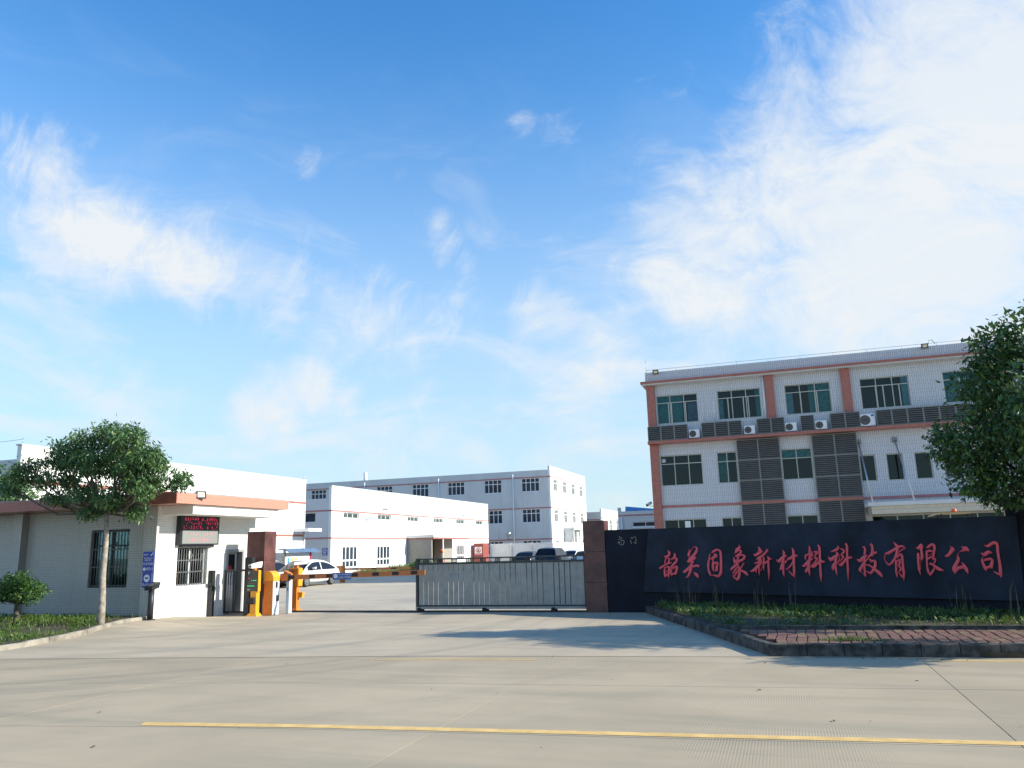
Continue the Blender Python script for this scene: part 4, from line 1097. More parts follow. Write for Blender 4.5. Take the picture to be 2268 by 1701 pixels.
# ------------------------------------------------------------------ granite gate pillars
def pillar(loc, label, w, dp, h, cuts):
    t = thing('gate_pillar', label, 'pillar', loc, 0, 'brown granite gate pillars')
    zs = [0] + cuts + [h]
    for a, b in zip(zs, zs[1:]):
        mb = MB(); e = RND.uniform(0, .003)
        mb.bevbox(-e, -e, a + (.004 if a else 0), w + e, dp + e, b - .004, .006); obj('granite_slab', mb, 'granite_brown', t)
    mb = MB(); mb.box(.02, .02, .01, w - .02, dp - .02, h - .01); obj('core', mb, 'joint_dark', t)
    return t
pillar((-5.42, 22.30, 0), 'brown granite gate pillar between the sliding gate and the black wall', .62, .6, 2.54, [.82, 1.67])
pillar((-16.28, 21.55, 0), 'brown granite gate pillar beside the guardhouse, behind the barrier cabinet', .65, .6, 2.57, [.84, 1.66])

# ------------------------------------------------------------------ black sign wall with red calligraphy
SW = thing('sign_wall', 'long blue-black granite wall carrying thirteen red calligraphy characters', 'sign wall', (-3.8, 22.25, 0), math.atan2(-.3328, .943))
mb = MB(); mb.prism([(.03, 0, .56), (8.93, 0, .48), (9.0, 0, 2.22), (.29, 0, 2.25)], (0, .32, 0)); obj('granite_panel', mb, 'granite_black', SW)
mb = MB(); mb.prism([(.06, .10, 0), (8.9, .10, 0), (8.9, .10, .50), (.06, .10, .555)], (0, .2, 0)); obj('plinth', mb, 'granite_dark', SW)
LETTERS = [[[428,823,434,828,432,809,450,820,433,797,464,808,433,787,468,790,434,773,468,775],[370,752,379,759,377,738,391,754,397,727,395,754,423,736,408,762,442,747,430,773,453,754,449,773,465,761,465,769],[383,725,400,722,376,705,393,701,370,685,388,682,367,671,384,669,366,659,381,658],[398,713,397,722,424,716,422,729,437,715,448,731,434,711,457,711,429,698,452,691,423,685,442,676,415,671,430,662],[301,579,285,597,309,584,292,604,322,591,307,613,353,610,339,630,387,629,376,648,415,641,405,663,438,648,432,673,454,651,455,674,471,652,473,671],[364,612,382,609,358,593,378,590,353,571,375,570,349,542,374,543,348,513,373,515,353,492,371,494,359,473,367,474],[385,599,380,610,404,603,399,620,416,604,421,625,416,601,441,614,419,592,447,594,416,567,444,565,411,537,438,536,409,513,434,512,409,492,429,491,408,474,421,472,408,455,412,455],[375,543,373,553,406,544,403,563],[373,507,369,516,402,516,396,529],[359,474,355,481,379,482,370,494,396,489,385,505,406,496,394,511,413,502,402,515],[522,791,527,794,522,777,540,783,520,765,550,768,519,758,547,750,513,746,534,732,495,727,509,713,471,705,481,695],[486,707,481,721,511,713,504,733,528,715,530,740,540,711,556,731,548,706,571,713,544,698,569,690,533,685,556,668,511,667,532,647,487,646,507,629,471,627,490,614,457,610,474,598],[457,615,476,615,455,593,475,593,452,570,474,570,449,547,474,547,449,524,473,526,456,505,472,508,465,488,470,489],[474,586,468,597,496,593,490,608,517,599,510,617,536,603,532,625,541,604,557,625,540,602,567,605,538,588,566,585,531,570,560,564,523,551,552,544,517,537,546,529,511,524,540,515],[469,501,461,516,487,507,479,527,501,510,501,535,512,508,522,530,528,504,538,522],[489,575,486,586,522,584,518,596]],[[739,837,742,838,739,823,749,824,737,809,754,808,726,792,753,787,716,772,750,767,720,750,742,749,727,729,732,729],[752,779,732,791,766,801,751,810,780,821,770,828,792,837,785,843,805,849,798,855,819,859,814,866,831,863,830,873,840,859,848,871,845,852,863,861,844,841,870,842,838,827,869,819,828,808,858,794,813,789,840,770,794,772,819,749,770,752,796,729,745,728,772,706,719,702,747,680],[701,686,709,692,706,670,721,689,730,659,721,692,761,672,738,706,789,687,766,725,813,701,798,736,839,715,828,742],[775,694,808,676,763,674,794,660,751,651,782,642,739,623,776,616,729,595,771,588,722,566,761,559,716,540,750,532,709,520,738,509,701,504,725,490,691,491,709,475,682,483,691,465,674,478,674,464,663,475,662,468],[632,536,641,560,645,530,649,561,669,532,652,562,694,549,670,575,716,568,696,593,735,579,721,606,756,589,745,616,780,597,772,623,804,603,798,629,826,606,822,636,841,607,848,638,850,605,867,629,863,599,879,617],[759,661,766,656,749,648,756,644,737,635,744,630,723,619,730,614,707,602,714,597],[786,541,790,544,789,528,803,539,795,514,817,533,806,499,835,524,817,487,851,507,830,475,853,484,845,460,850,462]],[[1030,778,1035,778,1026,759,1038,759,1021,738,1038,736,1009,711,1031,706,997,679,1022,675,989,645,1016,643,985,612,1011,611,985,582,1009,584,988,554,1011,560,996,529,1019,537,1006,508,1027,518,1017,496,1032,505,1029,488,1036,493],[1064,779,1056,791,1080,784,1067,803,1096,790,1081,814,1113,799,1100,825,1129,807,1122,832,1143,810,1145,834,1156,809,1166,829,1165,803,1183,818,1170,791,1195,798,1172,768,1199,770,1170,735,1199,735,1167,691,1197,691,1163,643,1194,643,1160,597,1191,597,1155,558,1187,555,1147,532,1179,524,1137,515,1167,500,1130,505,1151,483,1125,501,1128,473,1111,502,1104,476,1090,506,1082,483,1068,507,1062,491,1044,509,1041,501],[1095,776,1114,773,1090,760,1111,757,1085,745,1106,738,1075,728,1096,720,1064,706,1086,701,1060,681,1081,680,1057,655,1078,654,1051,628,1078,628,1049,599,1078,602,1056,570,1076,573,1067,543,1073,544],[1041,697,1034,709,1058,702,1048,720,1075,707,1064,731,1094,712,1082,741,1113,719,1100,748,1128,728,1117,752,1141,739,1134,755],[1104,766,1115,777,1130,746,1140,756],[1077,625,1062,641,1096,639,1081,658,1110,647,1102,672,1117,648,1127,672,1120,648,1144,658,1117,641,1144,637,1111,625,1138,618,1103,609,1131,602,1097,589,1126,589,1101,571,1130,577,1105,568,1128,556,1104,569,1106,548,1089,566,1088,549]],[[1435,875,1439,878,1438,860,1454,867,1436,853,1462,845,1418,845,1447,819,1393,827,1428,798,1381,799,1407,783,1373,771,1381,767],[1405,785,1396,802,1425,794,1417,813,1441,800,1438,822,1448,800,1459,818,1451,798,1472,804,1447,790,1472,782,1437,780,1457,758,1413,763,1424,742,1380,744,1388,729],[1351,726,1359,728,1350,706,1369,711,1350,689,1375,690,1351,669,1369,667,1352,646,1360,645],[1380,724,1381,738,1397,723,1400,739,1405,721,1419,734,1406,711,1427,713,1402,700,1422,688,1388,692,1399,672,1365,681,1375,660],[1416,727,1410,745,1448,737,1443,756,1473,742,1475,763,1487,735,1503,753,1491,728,1519,730,1483,720,1507,703,1466,706,1483,681,1441,695,1452,666,1411,684,1420,656,1382,672,1389,649,1354,659,1359,643],[1408,662,1425,641,1380,644,1400,620,1354,627,1375,600,1331,609,1351,585,1312,592,1331,573,1302,574,1316,564,1297,558,1301,555],[1386,614,1390,625,1399,608,1408,623,1406,602,1425,613,1406,588,1430,591,1405,565,1430,567,1405,539,1434,541,1402,514,1435,511,1391,490,1426,480,1380,466,1413,453,1377,449,1396,439,1374,432,1379,429],[1395,443,1388,434,1376,458,1365,444,1360,472,1343,458,1347,488,1330,478,1333,505,1322,499],[1387,603,1402,593,1368,582,1385,571,1350,561,1368,550,1337,541,1354,532,1326,522,1340,515],[1398,571,1414,562,1377,542,1394,532,1358,519,1376,507,1350,508,1362,496,1344,501,1351,491],[1483,657,1498,649,1472,640,1487,632,1461,623,1474,615,1447,607,1461,598,1435,592,1450,583,1424,577,1443,572,1424,556,1442,571,1447,543,1459,566,1470,532,1486,557,1484,519,1507,544,1496,507,1522,529,1509,500,1528,513,1522,494,1529,498]],[[1690,851,1694,853,1693,833,1709,842,1695,817,1722,828,1699,803,1727,811,1705,788,1729,794],[1622,758,1628,763,1627,742,1641,757,1647,730,1644,759,1675,740,1659,769,1700,755,1685,785,1723,768,1714,792,1747,783,1742,798],[1680,787,1676,793,1707,800,1696,814],[1788,809,1791,820,1796,804,1807,820,1794,809,1818,801,1778,791,1799,775,1755,768,1772,749,1733,752,1747,731,1710,738,1722,716,1689,728,1700,705,1669,717,1682,697,1657,702,1669,690,1649,688,1654,683],[1683,714,1714,721,1685,696,1719,700,1685,686,1717,674,1677,676,1695,654,1661,664,1669,643,1643,658,1644,640,1621,654,1621,640],[1720,672,1729,667,1707,663,1724,651,1692,652,1713,633,1670,635,1692,611,1643,614,1667,589,1615,588,1639,564,1593,568,1608,542,1582,562,1582,539,1567,559,1564,545],[1671,640,1700,637,1670,613,1692,611,1668,586,1685,586,1668,558,1684,559,1669,533,1683,534,1671,515,1681,515,1674,499,1677,499],[1630,586,1654,586,1634,527,1639,527],[1713,602,1720,601,1706,578,1714,576,1700,561,1707,556,1696,562,1692,555,1687,568,1682,562],[1798,727,1810,730,1797,712,1817,720,1806,694,1822,716,1830,691,1836,709,1854,692,1856,699],[1740,721,1758,723,1740,695,1760,697,1739,669,1760,669,1733,639,1754,637,1728,607,1748,606,1731,579,1744,580,1736,553,1741,553],[1756,630,1746,643,1777,645,1766,660,1799,660,1787,676,1820,676,1808,691,1841,692,1829,707],[1796,668,1817,669,1793,632,1815,633,1791,595,1814,596,1791,556,1812,558,1792,517,1809,518,1791,479,1801,479,1789,440,1791,440]],[[1996,805,2000,807,1997,785,2013,791,1997,768,2023,772,1995,752,2022,749,1991,733,2017,729],[1905,686,1910,691,1914,663,1931,685,1943,647,1935,687,1975,670,1947,699,1997,694,1975,722,2019,712,2005,736,2044,730,2035,747],[1990,725,2016,722,1985,697,2010,695,1979,667,2005,666,1976,632,2001,631,1974,594,1997,595,1971,556,1993,557,1971,521,1991,524,1978,498,1990,501,1986,480,1989,481],[1983,675,2011,664,1969,648,1999,636,1956,621,1987,610,1946,592,1973,582,1940,572,1959,561,1950,573,1938,560,1945,576,1936,570],[2023,642,2006,655,2035,661,2021,671,2047,677,2036,686,2058,688,2049,697,2069,697,2060,707],[2049,682,2048,709,2065,683,2062,712,2086,687,2075,716,2109,700,2094,729,2129,711,2121,742,2149,717,2149,744,2173,721,2174,741],[2113,831,2117,833,2115,810,2130,817,2116,791,2142,796,2114,771,2144,772,2112,747,2143,747,2110,718,2141,718,2108,685,2139,686,2107,650,2135,651,2106,614,2132,614,2103,578,2131,579,2101,542,2128,543,2103,505,2121,506,2107,468,2112,468],[2110,671,2128,660,2096,650,2113,639,2081,630,2096,619,2065,612,2078,599,2048,595,2058,583,2031,583,2038,571,2013,572,2018,563],[2042,556,2046,559,2052,540,2059,545,2063,523,2073,532,2078,505,2091,518,2093,487,2111,505]],[[2273,751,2284,748,2262,735,2281,730,2255,715,2278,714,2259,694,2274,696,2266,676,2270,676],[2283,722,2274,735,2319,748,2310,761],[2323,848,2330,849,2319,827,2336,829,2316,805,2339,805,2313,775,2336,775,2311,745,2332,744,2307,719,2328,718,2302,694,2324,693],[2345,783,2352,785,2343,762,2360,765,2341,745,2363,742,2334,732,2352,722,2324,716,2337,706],[2219,602,2220,615,2235,596,2232,621,2258,599,2240,627,2281,620,2256,643,2300,643,2277,664,2317,659,2296,682,2330,670,2315,697,2340,675,2336,701,2353,680,2352,701],[2297,666,2323,661,2287,635,2315,630,2279,604,2309,602,2278,577,2307,579,2281,550,2306,554,2289,518,2304,520,2298,483,2301,484],[2286,607,2311,588,2266,583,2292,564,2250,560,2276,544,2246,542,2264,534,2248,527,2252,525],[2322,587,2310,598,2339,608,2329,617,2357,628,2349,637,2379,651,2371,659,2402,674,2394,681],[2373,778,2379,785,2381,765,2393,782,2394,754,2401,782,2411,759,2408,782,2414,765,2422,781,2409,770,2426,764,2403,764,2420,752,2394,753,2408,740,2382,738,2396,728,2373,722,2388,715,2365,706,2381,700],[2377,690,2384,716,2390,688,2402,712,2392,692,2417,692,2385,673,2401,664,2369,646,2379,638,2354,629,2361,622,2338,613,2343,607],[2334,589,2336,606,2347,585,2345,610,2367,588,2353,615,2390,605,2372,629,2412,625,2395,647,2433,638,2418,666,2448,645,2446,678,2465,646,2473,671,2489,644,2495,658],[2426,854,2433,859,2431,838,2448,847,2433,820,2460,826,2432,785,2459,786,2430,742,2455,742,2428,703,2452,703,2425,661,2449,662,2422,611,2446,612,2419,561,2444,562,2417,518,2442,520,2417,481,2439,482,2420,452,2433,453,2423,426,2426,426]],[[2657,845,2660,846,2655,827,2671,831,2651,818,2674,808,2641,813,2657,788,2623,803,2633,775,2597,788,2601,770,2567,772,2568,767],[2536,715,2540,717,2538,686,2559,701,2556,660,2567,699,2590,670,2571,706,2613,688,2594,721,2639,708,2626,734,2668,730,2660,747],[2627,762,2639,771,2630,751,2650,763,2630,746,2658,747,2625,741,2651,730,2617,723,2643,716,2611,693,2638,690,2605,661,2632,659,2599,631,2626,629,2594,600,2621,601,2596,568,2620,572,2601,539,2621,543,2608,515,2620,518,2617,493,2619,494],[2604,656,2629,639,2582,630,2613,612,2565,603,2600,589,2564,576,2588,573,2571,555,2576,555],[2665,719,2673,719,2662,697,2672,696,2656,676,2668,672,2644,657,2655,650,2628,638,2641,630],[2686,802,2689,809,2694,794,2701,809,2701,787,2713,806,2711,780,2727,797,2716,776,2738,778,2710,768,2728,756,2699,756,2714,740,2692,747,2701,733,2683,739,2688,728],[2681,728,2692,741,2695,714,2709,727,2703,705,2721,711,2700,705,2714,693,2689,694,2701,683,2677,674,2686,668,2664,652,2667,649],[2649,618,2657,632,2660,605,2669,633,2685,603,2671,634,2707,625,2685,647,2725,650,2707,667,2746,670,2728,691,2764,684,2754,712,2782,688,2784,714,2805,690,2808,709],[2744,848,2738,853,2752,853,2745,864,2750,854,2761,868,2750,846,2771,853,2751,825,2776,827,2749,785,2773,786,2746,737,2767,737,2742,688,2764,689,2740,638,2761,639,2737,590,2759,591,2735,540,2754,541,2734,487,2746,487,2734,432,2736,432]],[[2937,810,2931,817,2945,814,2940,826,2945,815,2955,829,2948,807,2967,816,2949,791,2973,793,2945,766,2968,764,2938,736,2961,733],[2855,676,2859,683,2869,655,2882,680,2898,643,2891,682,2928,663,2902,695,2948,685,2925,716,2963,700,2950,726,2980,716,2972,732],[2939,715,2960,714,2933,676,2955,675,2928,637,2950,637,2923,597,2944,596,2919,559,2941,560,2920,531,2940,535,2922,509,2941,513,2927,490,2939,492,2933,471,2937,472],[2929,654,2950,640,2910,630,2935,614,2893,608,2919,589,2876,587,2903,568,2863,561,2893,558,2873,541,2891,552,2889,532,2895,537],[2893,533,2897,536,2907,513,2914,520,2919,497,2928,506,2924,490,2934,499,2928,486,2937,495],[2959,649,2950,656,2980,675,2968,684,3000,698,2987,710,3020,713,3006,733,3040,724,3029,751,3064,736,3056,762,3090,748,3085,769],[3025,828,3018,830,3032,844,3021,847,3028,846,3034,862,3029,837,3048,846,3032,817,3056,823,3031,797,3057,798,3027,773,3054,770,3019,746,3046,740,3008,717,3036,710],[2992,681,3007,689,2997,661,3017,673,3010,642,3022,667,3031,647,3025,669,3041,654,3039,674,3043,653,3055,673,3043,651,3067,660,3042,635,3070,636,3038,614,3067,610,3031,595,3059,585,3021,576,3047,561,3009,559,3031,541,2997,544,3017,526,2992,536,3006,516,2993,534,2990,511,2983,536,2974,518,2969,542,2960,528,2957,548,2950,539,2944,554,2941,550],[2949,612,2951,623,2964,609,2968,624,2979,604,2987,621,2994,593,3006,610,3010,580,3024,596,3023,564,3041,583,3036,547,3057,571,3052,531,3075,558,3067,516,3093,542,3081,502,3106,523,3094,489,3114,505,3104,482,3117,492,3114,478,3117,480]],[[3276,866,3279,869,3280,845,3295,855,3287,824,3309,843,3298,809,3320,830,3309,797,3331,817],[3172,730,3173,748,3189,728,3188,753,3210,729,3202,759,3235,742,3223,771,3261,758,3248,784,3284,773,3273,799,3308,787,3298,813,3335,801,3329,826,3358,809,3361,832,3373,804,3383,818,3391,793,3396,799],[3294,801,3322,799,3289,773,3316,770,3284,746,3309,740,3274,721,3298,711,3262,697,3285,685,3247,673,3267,659,3231,652,3248,635,3214,635,3225,616,3201,626,3200,605,3192,629,3181,617,3180,642,3171,635,3171,657,3162,652,3165,674,3157,671,3164,690,3156,690,3167,706,3158,708,3174,719,3165,724,3183,733,3174,738],[3392,800,3395,790,3369,792,3373,780,3347,782,3353,769,3326,767,3333,756,3307,751,3312,742],[3272,668,3294,666,3268,642,3290,641,3264,615,3286,614,3261,586,3281,586,3259,557,3278,559,3258,532,3278,535,3260,509,3278,513,3265,489,3277,491,3271,470,3274,471],[3298,688,3288,698,3317,707,3304,720,3330,718,3323,739,3331,716,3346,737,3335,709,3359,718,3336,687,3360,690,3336,656,3358,658,3335,621,3357,623,3334,585,3356,587,3332,550,3357,552,3331,515,3356,516,3331,479,3348,479,3332,441,3337,441],[3284,543,3287,545,3293,519,3301,524,3303,497,3314,506,3314,481,3327,495,3326,468,3340,486],[3297,645,3288,656,3312,657,3303,672,3313,663,3325,680,3310,656,3330,656,3305,635,3325,632,3300,617,3318,612,3294,598,3311,593],[3301,579,3300,594,3311,579,3313,597,3312,581,3329,591,3310,572,3330,570,3306,557,3323,550,3302,547,3311,538,3294,536,3298,531]],[[3504,803,3509,808,3508,786,3521,804,3529,776,3521,806,3554,794,3531,820,3571,813,3548,838,3574,821,3558,842,3575,827,3564,842],[3555,829,3581,821,3548,804,3572,798,3542,779,3565,778,3541,758,3564,761,3542,739,3566,743,3541,718,3566,721,3540,700,3566,698,3536,687,3560,680,3532,672,3554,670,3536,661,3551,666,3544,657,3548,659],[3506,741,3527,742,3502,711,3526,712,3499,681,3523,681,3497,648,3519,649,3496,615,3516,616,3495,581,3515,583,3498,548,3515,552,3505,522,3516,525,3513,498,3516,499],[3519,704,3527,708,3526,680,3537,686],[3534,655,3539,655,3529,631,3534,630,3524,606,3530,606,3519,583,3525,582,3514,560,3520,559],[3606,797,3607,805,3618,791,3618,810,3636,792,3625,816,3655,809,3640,830,3666,820,3662,845,3671,817,3686,841,3676,809,3700,824,3677,799,3703,802,3676,782,3699,779,3671,761,3692,756,3663,736,3684,733,3658,706,3678,704,3654,680,3671,678,3653,669,3664,665,3653,660,3657,659],[3597,763,3611,764,3594,736,3612,737,3592,707,3611,708,3589,675,3607,675,3586,642,3603,643,3584,613,3601,615,3583,586,3600,588,3583,556,3603,561,3587,527,3607,535,3598,506,3611,513,3611,487,3616,490],[3612,741,3606,765,3626,747,3622,772,3637,750,3640,776,3648,749,3656,769,3662,746,3669,760],[3607,665,3600,683,3625,675,3618,693,3641,684,3636,702,3655,689,3652,707,3668,694,3666,710],[3615,708,3613,714,3630,715,3628,722,3643,721,3642,728,3652,722,3653,729,3661,722,3662,729],[3672,681,3688,685,3674,668,3689,671,3674,657,3688,654,3668,645,3680,638,3659,631,3670,623],[3615,613,3618,633,3626,612,3631,633,3636,609,3648,629,3649,597,3665,616,3664,581,3681,601,3680,563,3699,589,3699,547,3716,578,3725,544,3733,566,3750,545,3753,553],[3663,586,3672,580,3647,566,3662,556,3632,547,3650,534,3619,531,3636,516,3606,515,3621,500]],[[3844,808,3847,810,3845,792,3859,802,3847,777,3868,796,3848,770,3878,793,3847,782,3882,768,3840,770,3868,748,3828,751,3851,730,3815,734,3835,713,3804,721,3816,697,3795,715,3796,693,3781,710,3781,695],[3862,760,3875,785,3887,759,3890,764],[3952,802,3957,808,3955,789,3968,803,3962,776,3977,801,3973,765,3989,803,3982,759,4006,799,3995,755,4017,780,4013,748,4024,759],[3982,780,3984,751,3965,772,3967,751,3948,764,3951,750,3932,752,3936,744,3918,740,3920,737],[3915,736,3918,735,3907,724,3914,721,3900,708,3912,708,3896,686,3918,690,3892,669,3922,664,3882,652,3910,637,3869,630,3896,612,3854,610,3882,591,3839,586,3874,575,3834,561,3875,567,3837,544,3876,553,3845,529,3870,534,3856,513,3861,514],[3869,530,3849,557,3887,547,3869,575,3903,559,3892,591,3919,565,3915,599,3936,568,3935,601,3950,571,3950,602,3962,574,3963,602],[3932,636,3935,638,3936,618,3948,627,3941,600,3961,614,3946,581,3972,597,3952,563,3981,579,3957,550,3986,564,3963,539,3988,549,3970,526,3986,531,3979,513,3982,514]],[[4171,809,4173,814,4183,795,4190,813,4203,787,4201,815,4225,797,4213,824,4243,809,4230,837,4256,817,4248,848,4263,820,4269,852,4272,818,4289,844,4279,811,4303,822,4278,791,4303,792,4275,759,4300,760,4274,724,4298,726,4274,687,4298,691,4276,651,4299,655,4276,616,4300,619,4273,580,4300,583,4270,546,4299,549,4271,516,4296,520,4274,493,4293,496,4277,481,4289,482,4280,471,4284,472],[4218,542,4220,545,4230,526,4237,536,4243,512,4253,528,4257,502,4267,523,4270,495,4281,518],[4127,731,4130,736,4136,710,4149,730,4158,693,4158,730,4186,708,4170,742,4200,721,4195,757,4210,723,4219,749,4229,723,4234,735],[4155,695,4157,690,4142,689,4145,683,4131,680,4137,675,4123,666,4136,665,4120,648,4137,653,4121,627,4142,635,4125,604,4149,616,4129,585,4156,599,4135,568,4162,581,4144,554,4161,562,4154,541,4158,543],[4138,639,4134,657,4156,645,4152,667,4173,650,4170,675,4191,653,4192,680,4204,653,4212,680,4212,650,4228,670,4215,646,4236,651,4209,636,4233,628,4199,619,4227,609,4192,600,4223,594,4191,579,4219,587,4204,567,4217,584,4216,567,4220,575],[4154,555,4145,580,4167,564,4159,588,4179,570,4175,595,4191,572,4191,598,4205,573,4206,600]]]
for ch in LETTERS:
    mb = MB()
    for si, st in enumerate(ch):
        L = [(st[i] / 500, st[i + 1] / 500) for i in range(0, len(st), 4)]; R_ = [(st[i + 2] / 500, st[i + 3] / 500) for i in range(0, len(st), 4)]
        y = -.022 - .0013 * si
        for i in range(len(L) - 1):
            a, b, c, d = L[i], L[i + 1], R_[i + 1], R_[i]
            ma = ((a[0] + d[0]) / 2, (a[1] + d[1]) / 2); mb_ = ((b[0] + c[0]) / 2, (b[1] + c[1]) / 2)
            # carved ridge: the middle of each stroke stands proud of its edges
            for q in ((a, b, mb_, ma), (ma, mb_, c, d)):
                pts = [(p[0], y - (.010 if p in (ma, mb_) else 0), p[1]) for p in q]
                mb.poly(pts)
            mb.poly([(a[0], y, a[1]), (a[0], -.001, a[1]), (b[0], -.001, b[1]), (b[0], y, b[1])]); mb.poly([(d[0], y, d[1]), (c[0], y, c[1]), (c[0], -.001, c[1]), (d[0], -.001, d[1])])
        for e, f in ((L[0], R_[0]), (L[-1], R_[-1])): mb.poly([(e[0], y, e[1]), (f[0], y, f[1]), (f[0], -.001, f[1]), (e[0], -.001, e[1])])
    obj('character', mb, 'letter_red', SW)
SG = thing('south_gate_wall', 'narrow black granite wall section with two small silver characters', 'sign wall', (-4.78, 22.32, 0))
mb = MB(); mb.box(0, 0, 0, 1.36, .3, 2.26); obj('granite_panel', mb, 'granite_dark', SG)
def brush(mb, P, wd, cx, cz, sc, zx, zy, y):
    Q = [((p[0] - zx) * sc + cx, (zy - p[1]) * sc + cz) for p in P]
    for i, (a, b) in enumerate(zip(Q, Q[1:])):
        dx, dz = b[0] - a[0], b[1] - a[1]; l = math.hypot(dx, dz) + 1e-9; nx, nz = -dz / l * wd / 2, dx / l * wd / 2
        mb.hexa([(a[0] - nx, y - .02, a[1] - nz), (b[0] - nx, y - .02, b[1] - nz), (b[0] - nx, y, b[1] - nz), (a[0] - nx, y, a[1] - nz),
                 (a[0] + nx, y - .02 - .001 * i, a[1] + nz), (b[0] + nx, y - .02 - .001 * i, b[1] + nz), (b[0] + nx, y, b[1] + nz), (a[0] + nx, y, a[1] + nz)])
mb = MB()
for P in (((470, 320), (560, 400), (670, 480)), ((380, 530), (500, 480)), ((540, 510), (630, 600)), ((360, 800), (375, 740), (400, 690), (470, 640)), ((640, 605), (740, 585), (810, 650), (780, 790), (690, 930), (610, 870)), ((480, 690), (475, 830), (560, 920)), ((580, 680), (600, 790))):
    brush(mb, P, .011, .45, 1.95, .00040, 590, 620, -.001)
obj('character', mb, 'letter_silver', SG)
mb = MB()
for P in (((1290, 390), (1350, 500), (1380, 420), (1480, 400), (1600, 370), (1630, 400)), ((1620, 420), (1615, 600), (1625, 800)), ((1450, 720), (1620, 870)), ((1230, 580), (1260, 720), (1290, 860))):
    brush(mb, P, .010, .80, 1.95, .00040, 1440, 620, -.001)
obj('character', mb, 'letter_silver', SG)
EB = MB(); EB.box(0, 0, 0, 3.2, .5, 2.62)
solo('end_block', EB, 'granite_dark', 'taller dark granite block closing the right end of the sign wall', 'wall', (4.53, 19.41, 0), None, math.atan2(-.3328, .943))

# ------------------------------------------------------------------ sliding gate
GT = thing('sliding_gate', 'grey metal sliding gate with vertical slats and pierced top panel', 'gate', (-10.80, 22.55, 0))
GW = 5.40
mb = MB()
mb.box(0, -.03, .16, GW, .16, .20); mb.box(0, -.03, 1.40, GW, .16, 1.455); mb.box(0, -.03, 1.545, GW, .16, 1.585)
mb.box(0, -.034, .06, .07, .164, 1.59); mb.box(GW - .10, -.034, .16, GW, .01, 1.59)
obj('gate_frame', mb, 'gate_dark', GT)
mb = MB(); mb.box(.0, -.035, .085, GW, .165, .155); obj('bottom_rail', mb, 'gate_grey', GT)
sl = MB(); sl.bevbox(-.070, -.008, .205, .070, .008, 1.395, .003)
sl.box(-.070, -.013, .21, -.062, -.0085, 1.39); sl.box(-.004, -.0125, .21, .004, -.0085, 1.39); sl.box(.062, -.013, .21, .070, -.0085, 1.39)
sme = sl.mesh('slat', 'gate_grey')
xg = .10 + .070; k = 0
while xg + .07 < GW - .24:
    for y in (-.012, .10):
        o = link('slat', sme, GT); o.location = (xg - (.050 * (y > 0)), y, 0)
        if y > 0: o.rotation_euler = (0, 0, math.pi)
    k += 1
    if k % 5 == 0:
        mb = MB(); mb.box(xg + .072, -.02, .2, xg + .112, .02, 1.4); obj('stile', mb, 'gate_grey', GT); xg += .140 + .038
    else: xg += .140 + .023
mb = MB(); mb.box(xg - .066, -.010, .2, GW - .10, .010, 1.4); obj('end_sheet', mb, 'gate_grey', GT)
# pierced ornaments between the two top rails
om = MB(); om.box(-.085, -.02, 1.456, -.07, .02, 1.544); om.box(.07, -.02, 1.456, .085, .02, 1.544)
for a in range(4):
    q = math.pi / 4 + a * math.pi / 2; cx, cz = .032 * math.cos(q), 1.5 + .024 * math.sin(q)
    pts = [(cx + .030 * math.cos(b), 0, cz + .020 * math.sin(b)) for b in [2 * math.pi * i / 10 for i in range(11)]]
    om.tube(pts, .009, 5)
om.box(-.07, -.01, 1.456, .07, .01, 1.464); om.box(-.07, -.01, 1.536, .07, .01, 1.544)
ome = om.mesh('ornament', 'gate_dark')
for k in range(11):
    o = link('ornament', ome, GT); o.location = (.33 + .468 * k, .0, 0)
for x in (.12, 2.24, 4.36):
    mb = MB()
    for s in (-.05, .18): mb.tube([(x, s - .02, .068), (x, s + .02, .068)], .066, 16)
    wl = obj('wheel', mb, 'rubber', GT)
    mb = MB(); mb.box(x - .16, -.02, .10, x - .10, .15, .16) if x > 1 else mb.box(x + .14, -.02, .10, x + .30, .15, .16); mb.box(x + .16, .0, .09, x + .26, .13, .158); obj('wheel_bracket', mb, 'gate_grey', GT)
TR = MB(); TR.box(0, 0, 0, 9.9, .02, .035); TR.box(0, .20, 0, 9.9, .22, .035); TR.box(0, -.03, 0, 9.9, .25, .008)
solo('gate_track', TR, 'dark_metal', 'steel gate track lying across the entrance between the two pillars', 'track', (-15.3, 22.50, .0))

# ------------------------------------------------------------------ pedestrian gate and posts by the guardhouse
PG = thing('side_gate', 'dark barred pedestrian gate beside the guardhouse door', 'gate', (-16.98, 21.42, 0))
mb = MB(); mb.box(0, -.02, .06, .05, .02, 1.40); mb.box(.05, -.02, 1.34, .72, .02, 1.40); mb.box(.05, -.02, .06, .72, .02, .12); mb.box(.33, -.018, .121, .36, .018, 1.339); mb.box(.40, -.018, .121, .42, .018, 1.339)
obj('gate_frame', mb, 'dark_metal', PG)
b = MB(); b.tube([(0, 0, .12), (0, 0, 1.34)], .017, 8); bme = b.mesh('bar', 'steel_pale')
for k in range(3):
    o = link('bar', bme, PG); o.location = (.10 + .085 * k, 0, 0)
mb = MB(); mb.box(-.02, -.02, 0, .17, .14, 1.40); mb.box(.0, -.04, 1.401, .26, .12, 1.77)
solo('gate_post', mb, 'dark_metal', 'dark steel gate post with a square box on top, left of the parking terminal', 'post', (-16.06, 21.22, 0))
DP = thing('lock_post', 'dark grey steel post with a lock plate standing against the guardhouse wall', 'post', (-16.92, 20.72, .02))
mb = MB(); mb.box(-.07, -.06, 0, .07, .08, 1.38); obj('post', mb, 'dark_metal', DP)
mb = MB(); mb.box(-.04, .081, .62, .05, .11, 1.06); obj('lock_plate', mb, 'black_matt', DP)
